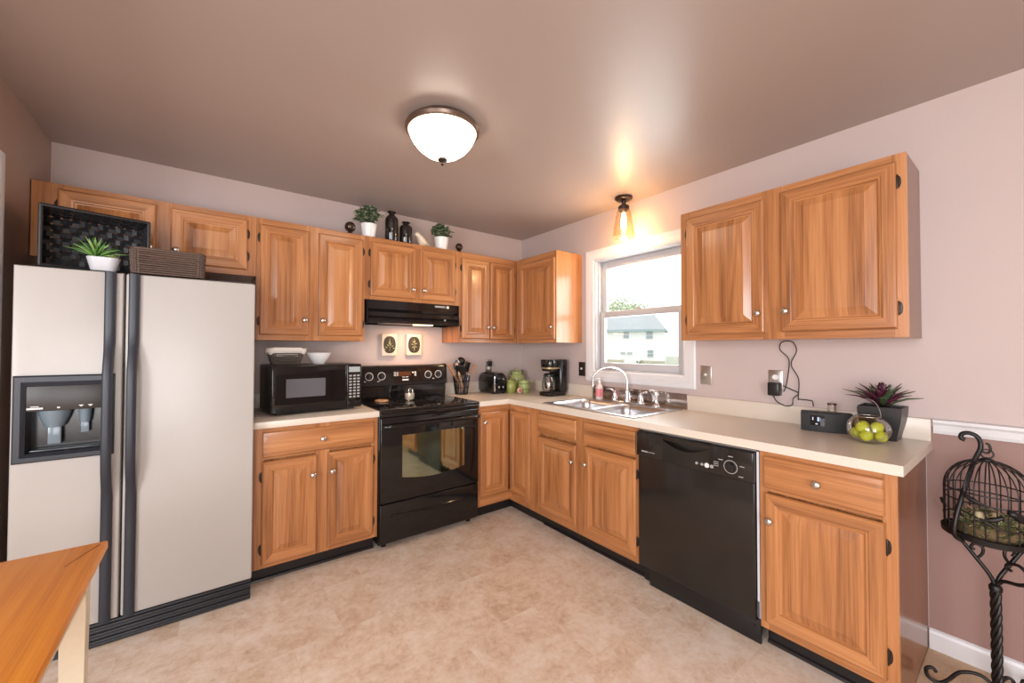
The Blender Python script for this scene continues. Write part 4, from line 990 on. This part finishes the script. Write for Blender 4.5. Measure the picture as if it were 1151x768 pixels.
def crock():
    c = (-.768, -.105, Z0); t = thing('utensil_holder', 'black wire utensil holder between stove and toaster', 'utensil holder', c); h = .165
    b = MB()
    for k in range(28):
        a = 2*math.pi*k/28; b.tube([(.055*math.cos(a), .055*math.sin(a), .004), (.075*math.cos(a), .075*math.sin(a), h)], .0022, 5)
    for z in (.004, .06, .115, h):
        r = .055+.02*z/h; b.tube([(r*math.cos(R(q)), r*math.sin(R(q)), z) for q in range(0, 360, 12)], .003, 6, closed=True)
    b.build('wire_cage', IRON, t, 60)
    b = MB(); b.lathe([(0, .0), (.055, .0), (.055, .004), (0, .004)], seg=24); b.build('base_disc', BLACKP, t, 40)
    WD = wood('spoon_wood', 'z', (.28, .11, .05), (.42, .19, .09), (.50, .26, .13)); g = 'utensils in the wire holder'
    def ut(name, label, cat, p0, p1, m, head, hm=None, r=.006):
        q = Vector(p0); d = (Vector(p1)-q); ln = d.length; o = thing(name, label, cat, (c[0]+p0[0], c[1]+p0[1], c[2]+p0[2]), 0, g)
        o.rotation_euler = d.to_track_quat('Z', 'Y').to_euler()
        s = MB(); s.tube([(0, 0, 0), (0, 0, ln*.5), (0, 0, ln)], [r*.8, r, r], 8); s.build('handle', m, o, 60)
        if head:
            s = MB(); head(s, ln); s.build('head', hm or m, o, 50)
    def spoonhead(s, ln): s.sphere((0, 0, ln+.025), .03, 14, 10, 0, (.75, .28, 1.1))
    def spat(s, ln): s.box(-.04, .04, -.004, .004, ln-.02, ln+.07, .002)
    def ladle(s, ln): s.sphere((0, -.012, ln-.005), .044, 16, 10, 0, (1, .6, .9))
    def knobend(s, ln): s.sphere((0, 0, ln), .012, 10, 8)
    def whisk(s, ln):
        for k in range(6):
            a = math.pi*k/6; s.tube([(.026*math.sin(R(t_))*math.cos(a), .026*math.sin(R(t_))*math.sin(a), ln+.045-.045*math.cos(R(t_))) for t_ in range(0, 361, 20)], .0011, 5)
    def slot(s, ln):
        s.sphere((0, 0, ln+.02), .046, 16, 10, 0, (.85, .25, 1.15))
    ut('wooden_spoon', 'wooden spoon leaning out left of the utensil holder', 'spoon', (.03, 0, .012), (-.135, -.01, .262), WD, knobend, None, .010)
    ut('wooden_spoon', 'wooden spoon leaning out right of the utensil holder', 'spoon', (-.03, -.01, .012), (.125, -.02, .250), WD, knobend, None, .010)
    ut('wooden_spatula', 'pale wooden handle upright at the left of the utensil holder', 'spatula', (.01, -.03, .012), (-.068, -.035, .27), wood('pale_wood', 'z', (.45, .25, .13), (.6, .38, .24), (.66, .46, .32)), knobend, None, .012)
    ut('whisk', 'steel whisk in the utensil holder', 'whisk', (0, .02, .012), (-.035, .01, .225), STEEL, whisk)
    ut('ladle', 'black ladle standing tallest in the utensil holder', 'ladle', (.0, .03, .012), (.0, .025, .295), BLACKP, ladle)
    ut('serving_spoon', 'black serving spoon in front in the utensil holder', 'spoon', (.01, -.02, .012), (.03, -.03, .225), BLACKP, slot)
    ut('spatula', 'black spatula at the right of the utensil holder', 'spatula', (-.01, .0, .012), (.05, .0, .215), BLACKP, spat)
    ut('turner', 'wide black turner at the front left of the utensil holder', 'turner', (.02, .01, .012), (-.038, -.048, .195), BLACKP, spat)
    ut('slotted_spoon', 'black slotted spoon behind the ladle in the utensil holder', 'spoon', (-.02, .015, .012), (-.012, .05, .235), BLACKP, slot)
    ut('peeler', 'dark blue handled tool low at the front of the utensil holder', 'kitchen tool', (.0, -.035, .012), (.012, -.052, .15), mat('dark_blue_handle', (.02, .03, .07), .35), knobend, None, .012)
    ut('tongs', 'steel tongs low at the front right of the utensil holder', 'tongs', (-.005, -.02, .012), (.058, -.035, .17), STEEL, knobend, None, .008)
crock()
def canisters():
    G = mat('olive_green_glaze', (.33, .36, .09), .3, bump=(25, .1, .3)); G2 = mat('pale_green_glaze', (.38, .42, .16), .3, bump=(25, .1, .25)); D = mat('dark_green_glaze', (.12, .15, .05), .3, bump=(25, .1, .4))
    t = thing('canister', 'largest pale green ceramic canister at the back of the counter corner', 'canister', (-.165, -.135, Z0), 0, 'green ceramic canisters')
    b = MB(); b.lathe([(0, 0), (.06, 0), (.066, .01), (.078, .07), (.078, .12), (.062, .155), (.05, .165), (.05, .17), (0, .17)], seg=32); b.build('jar', G2, t, 50)
    b = MB(); b.lathe([(0, .1702), (.056, .1702), (.056, .178), (.03, .19), (.012, .195), (.014, .207), (.008, .213), (0, .214)], seg=28)
    b.build('lid', G2, t, 50)
    for sg in (-1, 1): b = MB(); b.tube(smoothpath([(sg*.058, 0, .150), (sg*.082, 0, .178), (sg*.060, 0, .195)], 5), .006, 8); b.build('handle', D, t, 50)
    t = thing('canister', 'small yellow green lidded jar left in the green canister group', 'canister', (-.335, -.262, Z0), 0, 'green ceramic canisters')
    b = MB(); b.lathe([(0, 0), (.038, 0), (.042, .006), (.05, .04), (.052, .07), (.044, .098), (.037, .104), (0, .104)], seg=28); b.build('jar', G, t, 50)
    b = MB(); b.lathe([(0, .1042), (.042, .1042), (.042, .11), (.028, .117), (.008, .12), (.009, .128), (0, .131)], seg=24); b.build('lid', G, t, 50)
    for sg in (-1, 1): b = MB(); b.tube(smoothpath([(sg*.042, 0, .095), (sg*.058, 0, .110), (sg*.042, 0, .122)], 5), .004, 8); b.build('handle', D, t, 50)
    t = thing('canister', 'green cup shaped jar at the front right of the green canister group', 'canister', (-.235, -.335, Z0), 0, 'green ceramic canisters')
    b = MB(); b.lathe([(0, 0), (.045, 0), (.05, .006), (.054, .05), (.052, .1), (.054, .112), (.050, .112), (.048, .1), (0, .095)], seg=28); b.build('jar', G2, t, 50)
    for z in (.03, .08): b = MB(); b.lathe([(.053, z), (.0562, z+.001), (.0562, z+.006), (.053, z+.007), (.053, z)], seg=28, cap=False); b.build('band', D, t, 50)
    t = thing('round_ornament', 'small pinkish round ornament in front of the green canisters', 'ornament', (-.318, -.375, Z0))
    b = MB(); b.lathe([(0, -.012), (.02, -.012), (.027, -.005), (.027, .005), (.02, .011), (0, .012)], (0, 0, .0275), axis='y', seg=24); b.build('disc', mat('pale_pink_shell', (.68, .42, .33), .4, bump=(30, .2, .3)), t, 50, rot=(0, 0, R(-20)))
    b = MB(); b.lathe([(0, .0), (.012, .0), (.013, .002), (0, .0035)], (0, -.012, .0275), axis='y', seg=18); b.build('centre', mat('rust_centre', (.45, .16, .10), .5), t, 50, rot=(0, 0, R(-20)))
canisters()
def coffeemaker():
    t = thing('coffee_maker', 'black drip coffee maker with glass carafe left of the sink', 'coffee maker', (-.165, -.645, Z0), R(-90))
    # local: front is -y, width along x
    b = MB(); b.rings([rrect(w, d, r, 7, z, 0, cy) for w, d, r, z, cy in ((.155, .225, .06, 0, 0), (.165, .235, .065, .006, 0), (.165, .235, .065, .026, 0), (.145, .215, .06, .036, 0))])
    b.build('base', BLACK, t, 40)
    b = MB(); b.rings([rrect(w, d, .022, 5, z, 0, .068) for w, d, z in ((.155, .085, .03), (.16, .09, .05), (.16, .09, .30), (.15, .085, .312))]); b.build('water_tank', BLACK, t, 40)
    b = MB(); b.rings([rrect(w, d, r, 6, z, 0, cy) for w, d, r, z, cy in ((.115, .12, .05, .212, -.035), (.14, .145, .055, .235, -.03), (.155, .16, .05, .30, -.02), (.145, .15, .045, .312, -.02))]); b.build('brew_head', BLACK, t, 40)
    b = MB(); b.rings([rrect(.146, .150, .056, 6, .232, 0, -.031), rrect(.150, .154, .055, 6, .246, 0, -.029)], cap0=False, cap1=False); b.build('gold_band', mat('brass_band', (.55, .42, .25), .3, .8), t, 40)
    b = MB(); b.lathe([(0, .036), (.048, .036), (.05, .039), (0, .04)], (0, -.045, 0), seg=28); b.build('hot_plate', STEEL, t, 40)
    q = thing('carafe', 'glass coffee carafe with black handle on the coffee maker', 'carafe', (-.165-.045, -.645, Z0+.0405), R(-60))
    b = MB(); b.lathe([(0, 0), (.05, 0), (.057, .008), (.062, .04), (.06, .08), (.048, .12), (.042, .135), (.040, .135), (.046, .118), (.058, .08), (.06, .04), (.055, .01), (0, .003)], seg=32); b.build('glass', CLEAR, q, 50)
    b = MB(); b.lathe([(.043, .122), (.046, .122), (.046, .142), (.03, .152), (0, .153), (0, .135), (.043, .134), (.043, .122)], seg=28, cap=False)
    b.build('lid', BLACKP, q, 50)
    b = MB(); b.tube(smoothpath([(0, -.045, .13), (0, -.085, .135), (0, -.098, .10), (0, -.09, .05), (0, -.062, .03)], 6), .009, 10); b.build('handle', BLACKP, q, 50)
coffeemaker()

# ------------------------------------------------------------------ bird cage on its stand
def cage():
    cx, cy, zb = -.245, -3.100, .612
    s = thing('plant_stand', 'black wrought iron stand with twisted post and scrolls beside the cabinet end', 'stand', (-.245, -3.115, .002))
    b = MB(); r = .0085
    for k in range(4):
        pts = []
        for i in range(61):
            z = .02+.42*i/60; a = R(90*k)+z*42; pts.append((r*math.cos(a), r*math.sin(a), z))
        b.tube(pts, .0072, 7)
    b.lathe([(0, .43), (.017, .43), (.018, .445), (.012, .455), (0, .456)], seg=16); b.build('post', IRON, s, 60)
    for k in range(3):
        a = R(100+120*k); u = Vector((math.cos(a), math.sin(a), 0)); zz = Vector((0, 0, 1))
        P = [u*.0+zz*.07, u*.04+zz*.10, u*.09+zz*.085, u*.125+zz*.035, u*.15+zz*.012, u*.178+zz*.022, u*.182+zz*.05, u*.165+zz*.062, u*.155+zz*.05]
        if k == 2: P = [p*1 for p in P]
        P = [Vector((max(min(p.x, .22), -9), p.y, p.z)) for p in P]
        b = MB(); b.tube(smoothpath(P, 6), .0065, 8); b.build('leg', IRON, s, 60)
    # arms carrying the tray
    for k, a in enumerate((R(95), R(-50))):
        u = Vector((math.cos(a), math.sin(a), 0)); zz = Vector((0, 0, 1))
        b = MB(); b.tube(smoothpath([zz*.44, u*.012+zz*.48, u*.04+zz*.525, u*.085+zz*.592, u*.095+zz*.6055], 6), .0065, 8)
        b.tube(smoothpath([u*.045+zz*.53, u*.03+zz*.555, u*.03+zz*.578, u*.048+zz*.585, u*.058+zz*.572, u*.050+zz*.562], 5), .0048, 7); b.build('arm', IRON, s, 60)
    u = Vector((-.5, -1, 0)).normalized(); zz = Vector((0, 0, 1))
    b = MB(); b.tube(smoothpath([zz*.445, u*.02+zz*.475, u*.06+zz*.485, u*.09+zz*.50, u*.13+zz*.505], 6), .0065, 8)
    b.tube(smoothpath([u*.085+zz*.497, u*.085+zz*.53, u*.062+zz*.553, u*.035+zz*.545, u*.03+zz*.53, u*.043+zz*.525], 6), .0055, 8); b.build('side_scroll', IRON, s, 60)
    # hook rising beside the cage
    b = MB(); q = lambda dy, z, dx=-.128: Vector((dx, dy, z))
    P = [Vector((-.093, .073, .612)), Vector((-.120, .090, .64)), Vector((-.11, .082, .72)), Vector((-.07, .062, .82)), Vector((-.02, .045, .90)), Vector((.0, .03, .95)), Vector((.0, .035, .985)), Vector((.0, .055, 1.0)), Vector((0, .075, .995)), Vector((0, .079, .978)), Vector((0, .068, .972))]
    b.tube(smoothpath(P, 6), .0075, 8); b.tube(smoothpath([(0, .032, .94), (0, .016, .932), (0, .006, .945), (0, .010, .965), (0, .018, .968)], 5), .004, 7); b.build('hanging_hook', IRON, s, 60)
    # the cage
    t = thing('birdcage', 'black wire birdcage with a domed top on the wrought iron stand', 'birdcage', (cx, cy, zb)); rr = .112
    b = MB(); b.lathe([(0, .0), (.09, .0), (rr+.008, .012), (rr+.010, .03), (rr+.006, .032), (rr, .020), (.09, .010), (0, .010)], seg=48); b.build('tray', IRON, t, 40)
    bar = MB(); pts = [(rr, 0, .022), (rr, 0, .185)]+[(rr*math.cos(R(a)), 0, .185+.112*math.sin(R(a))) for a in range(12, 86, 12)]+[(.012, 0, .297)]
    bar.tube(pts, .0021, 6); proto = bar.build('bar', IRON, t, 60); n = 26
    for k in range(1, n):
        o = proto.copy(); COL.objects.link(o); o.parent = t; o.rotation_euler = (0, 0, 2*math.pi*k/n)
    for z in (.15, .185): b = MB(); b.tube([(rr*math.cos(R(a)), rr*math.sin(R(a)), z) for a in range(0, 360, 9)], .0026, 6, closed=True); b.build('hoop', IRON, t, 60)
    b = MB(); b.lathe([(0, .29), (.018, .291), (.018, .300), (.008, .306), (0, .308)], seg=18); b.build('crown', IRON, t, 40)
    b = MB(); b.tube([(0, .016*math.cos(R(a)), .320+.016*math.sin(R(a))) for a in range(0, 360, 15)], .0025, 6, closed=True); b.build('hanging_ring', IRON, t, 60)
    def birdie(th, z, sc, flip=1):
        a = R(th); b = MB(); prof = [(-.03, .012, .002, .002), (-.026, .013, .009, .009), (-.018, .012, .010, .011), (-.008, .004, .011, .013), (.008, -.002, .011, .012), (.022, -.006, .007, .007), (.04, -.012, .004, .003), (.052, -.016, .002, .002)]
        b.rings([[(x*flip*sc, w*math.cos(R(q))*sc, (zz_+hh*math.sin(R(q)))*sc) for q in range(0, 360, 30)] for x, zz_, w, hh in prof])
        b.build('bird_ornament', IRON, t, 60, loc=((rr+.006)*math.cos(a), (rr+.006)*math.sin(a), z), rot=(0, 0, a+R(90)))
    birdie(190, .11, .8, -1); birdie(222, .125, 1.25, 1); birdie(165, .165, .75, 1); birdie(112, .12, .6, 1)
    b = MB(); b.tube([((rr+.003)*math.cos(R(a)), (rr+.003)*math.sin(R(a)), .095+.02*math.sin(R(a*3))) for a in range(100, 262, 6)], .002, 6); b.build('vine', IRON, t, 60)
    # the nest
    ns = thing('moss_nest', 'green and tan moss nest inside the birdcage', 'nest', (cx, cy, zb+.0105)); r_ = random.Random(9)
    b = MB(); b.lathe([(0, 0), (.07, .001), (.085, .015), (.078, .05), (.05, .06), (0, .055)], seg=24); b.build('twigs', mat('brown_twigs', (.14, .09, .04), .9, bump=(60, .8, .6)), ns, 60)
    b = MB()
    for i in range(900):
        a = r_.uniform(0, 6.283); q = .088*math.sqrt(r_.random()); z = .012+.085*r_.random()*(1.2-q/.1*.6); a2 = r_.uniform(0, 6.28)
        b.leaf((q*math.cos(a), q*math.sin(a), z), (math.cos(a2), math.sin(a2), r_.uniform(-.1, .9)), r_.uniform(.014, .024), .010, 0 if r_.random() < .6 else 1 if r_.random() < .6 else 2, .1)
    b.build('leaves', [mat('moss_green', (.11, .14, .05), .7), mat('pale_moss', (.34, .36, .17), .7), mat('straw', (.5, .38, .2), .7)], ns, 60, recalc=False)
    for k, (x, y) in enumerate(((-.03, .02), (.0, -.015), (-.035, -.02))):
        b = MB(); b.sphere((x, y, .078), .015, 14, 10, 0, (1, 1, 1.25)); b.build('egg', mat('cream_egg', (.7, .58, .36), .5), ns, 60)
cage()

# ------------------------------------------------------------------ outside the window
GZ = -1.25
struct(MB().box(3, 120, -40, 120, GZ-.2, GZ).build('ground', mat('lawn', (.34, .36, .28), .9, bump=(6, .3, .4)), smooth=0))
def house():
    t = thing('house', 'white two storey neighbour house with grey roof seen through the window', 'house', (45, 26.5, GZ), R(30)); SID = mat('white_siding', (.80, .81, .80), .6, bump=(8, .1, .03)); RF = mat('grey_shingles', (.36, .39, .41), .8, bump=(12, .3, .2))
    y1 = 11.0; ez = 5.1
    MB().box(0, 9, 0, y1, 0, ez).build('walls', SID, t, 0)
    b = MB(); lo = [(-.35, -.35), (9.35, -.35), (9.35, y1+.35), (-.35, y1+.35)]
    b.rings([[(x, y, ez-.12) for x, y in lo], [(x, y, ez+.05) for x, y in lo], [(4.45, 1.6, ez+2.6), (4.55, 1.6, ez+2.6), (4.55, y1-1.6, ez+2.6), (4.45, y1-1.6, ez+2.6)]]); b.build('roof', RF, t, 0)
    MB().box(-.5, -.36, -.35, y1+.35, ez-.22, ez-.02).build('gutter', mat('blue_grey_gutter', (.30, .42, .45), .5), t, 0)
    MB().box(-.1, 0, 6.9, 7.05, 0, ez-.2).build('downspout', SID, t, 0)
    WG = mat('house_window_glass', (.30, .36, .38), .15)
    for ya, yb, za, zb_ in ((4.4, 5.1, 4.0, 4.85), (1.35, 2.15, 3.9, 4.82), (1.3, 2.0, 1.5, 2.35), (4.0, 4.6, 1.8, 2.05), (4.9, 5.5, 1.8, 2.05)):
        f = MB(); f.box(-.08, -.01, ya-.08, yb+.08, za-.08, zb_+.08); w = f.build('window', TRIM, t, 0)
        zm = (za+zb_)/2
        MB().box(-.1, -.081, ya, yb, za, zm-.03).build('pane', WG, w, 0); MB().box(-.1, -.081, ya, yb, zm+.03, zb_).build('pane', WG, w, 0)
    return t
house()
def house2():
    t = thing('house', 'distant low house with grey roof right of the white house', 'house', (76, 37.0, GZ))
    b = MB(); b.box(0, 8, -3, 2.2, 0, 2.6); b.build('walls', mat('pale_siding', (.75, .74, .72), .6), t, 0)
    b = MB(); b.prism([(-.4, 2.5), (4, 4.6), (8.4, 2.5)], 'y', -3.3, 2.4); b.build('roof', mat('faded_shingles', (.42, .44, .46), .8), t, 0)
house2()
def fence():
    t = thing('fence', 'weathered board fence beyond the lawn outside the window', 'fence', (30, 0, GZ)); m = mat('weathered_boards', (.50, .46, .36), .8, bump=(20, .2, .3)); Y0, Y1 = 12, 25
    b = MB(); y = Y0
    while y < Y1:
        if not (15.5 < y < 17.0 or 19.5 < y < 21.5): b.box(0, .03, y, y+.13, 0.05, 1.45)
        y += .15
    b.box(.03, .08, Y0, Y1, .3, .4); b.box(.03, .08, Y0, Y1, 1.1, 1.2); b.build('boards', m, t, 0)
    for y in (12, 15.4, 17.1, 19.4, 21.6, 25): b = MB(); b.box(.03, .13, y-.05, y+.05, 0, 1.5); b.build('post', m, t, 0)
fence()
def tree(label, loc, h, cr, seed, m):
    r_ = random.Random(seed); t = thing('tree', label, 'tree', loc)
    b = MB(); b.tube(smoothpath([(0, 0, 0), (.1, .1, h*.3), (0, 0, h*.75)], 5), [.28-.018*i for i in range(11)], 8)
    for i in range(7):
        a = i*2.4; b.tube([(0, 0, h*(.35+.05*i)), (cr*.6*math.cos(a), cr*.6*math.sin(a), h*(.55+.05*i))], .06, 5)
    b.build('trunk', mat('bark', (.18, .13, .09), .9), t)
    b = MB()
    for i in range(2200):
        a = r_.uniform(0, 6.283); el = math.asin(r_.uniform(-1, 1)); q = cr*r_.uniform(.35, 1)
        p = (q*math.cos(a)*math.cos(el), q*math.sin(a)*math.cos(el), h*.68+q*math.sin(el)*h*.34/cr)
        b.leaf(p, (r_.uniform(-1, 1), r_.uniform(-1, 1), r_.uniform(-.5, 1)), .5, .26, 0, .2)
    b.build('crown', m, t, 60, recalc=False)
TL = mat('spring_leaf', (.50, .60, .38), .6, bump=(2, 0, .3))
tree('leafy tree rising behind the white house roof at the left', (67, 50.4, GZ), 14.2, 4.7, 1, TL)
tree('leafy tree rising behind the white house roof nearer its ridge end', (57.5, 39.0, GZ), 10.6, 3.0, 2, TL)
tree('small tree between the white house and the low house', (58, 28.5, GZ), 4.6, 1.3, 3, mat('grey_green_leaf', (.48, .53, .42), .6))
def bush():
    t = thing('shrub', 'dark green shrub in front of the fence outside the window', 'shrub', (28, 18.2, GZ)); r_ = random.Random(6); b = MB()
    for i in range(700):
        a = r_.uniform(0, 6.283); el = math.asin(r_.uniform(0, 1)); q = .75*r_.uniform(.3, 1)
        b.leaf((q*math.cos(a)*math.cos(el), q*math.sin(a)*math.cos(el), .1+q*1.9*math.sin(el)), (r_.uniform(-1, 1), r_.uniform(-1, 1), r_.uniform(-.3, 1)), .2, .11, 0, .2)
    b.build('foliage', mat('dark_shrub', (.22, .26, .19), .7), t, 60, recalc=False)
    b = MB()
    for i in range(6): b.tube([(0, 0, 0), (.3*math.cos(i), .3*math.sin(i), .9)], .025, 5)
    b.build('stems', SOIL, t)
bush()
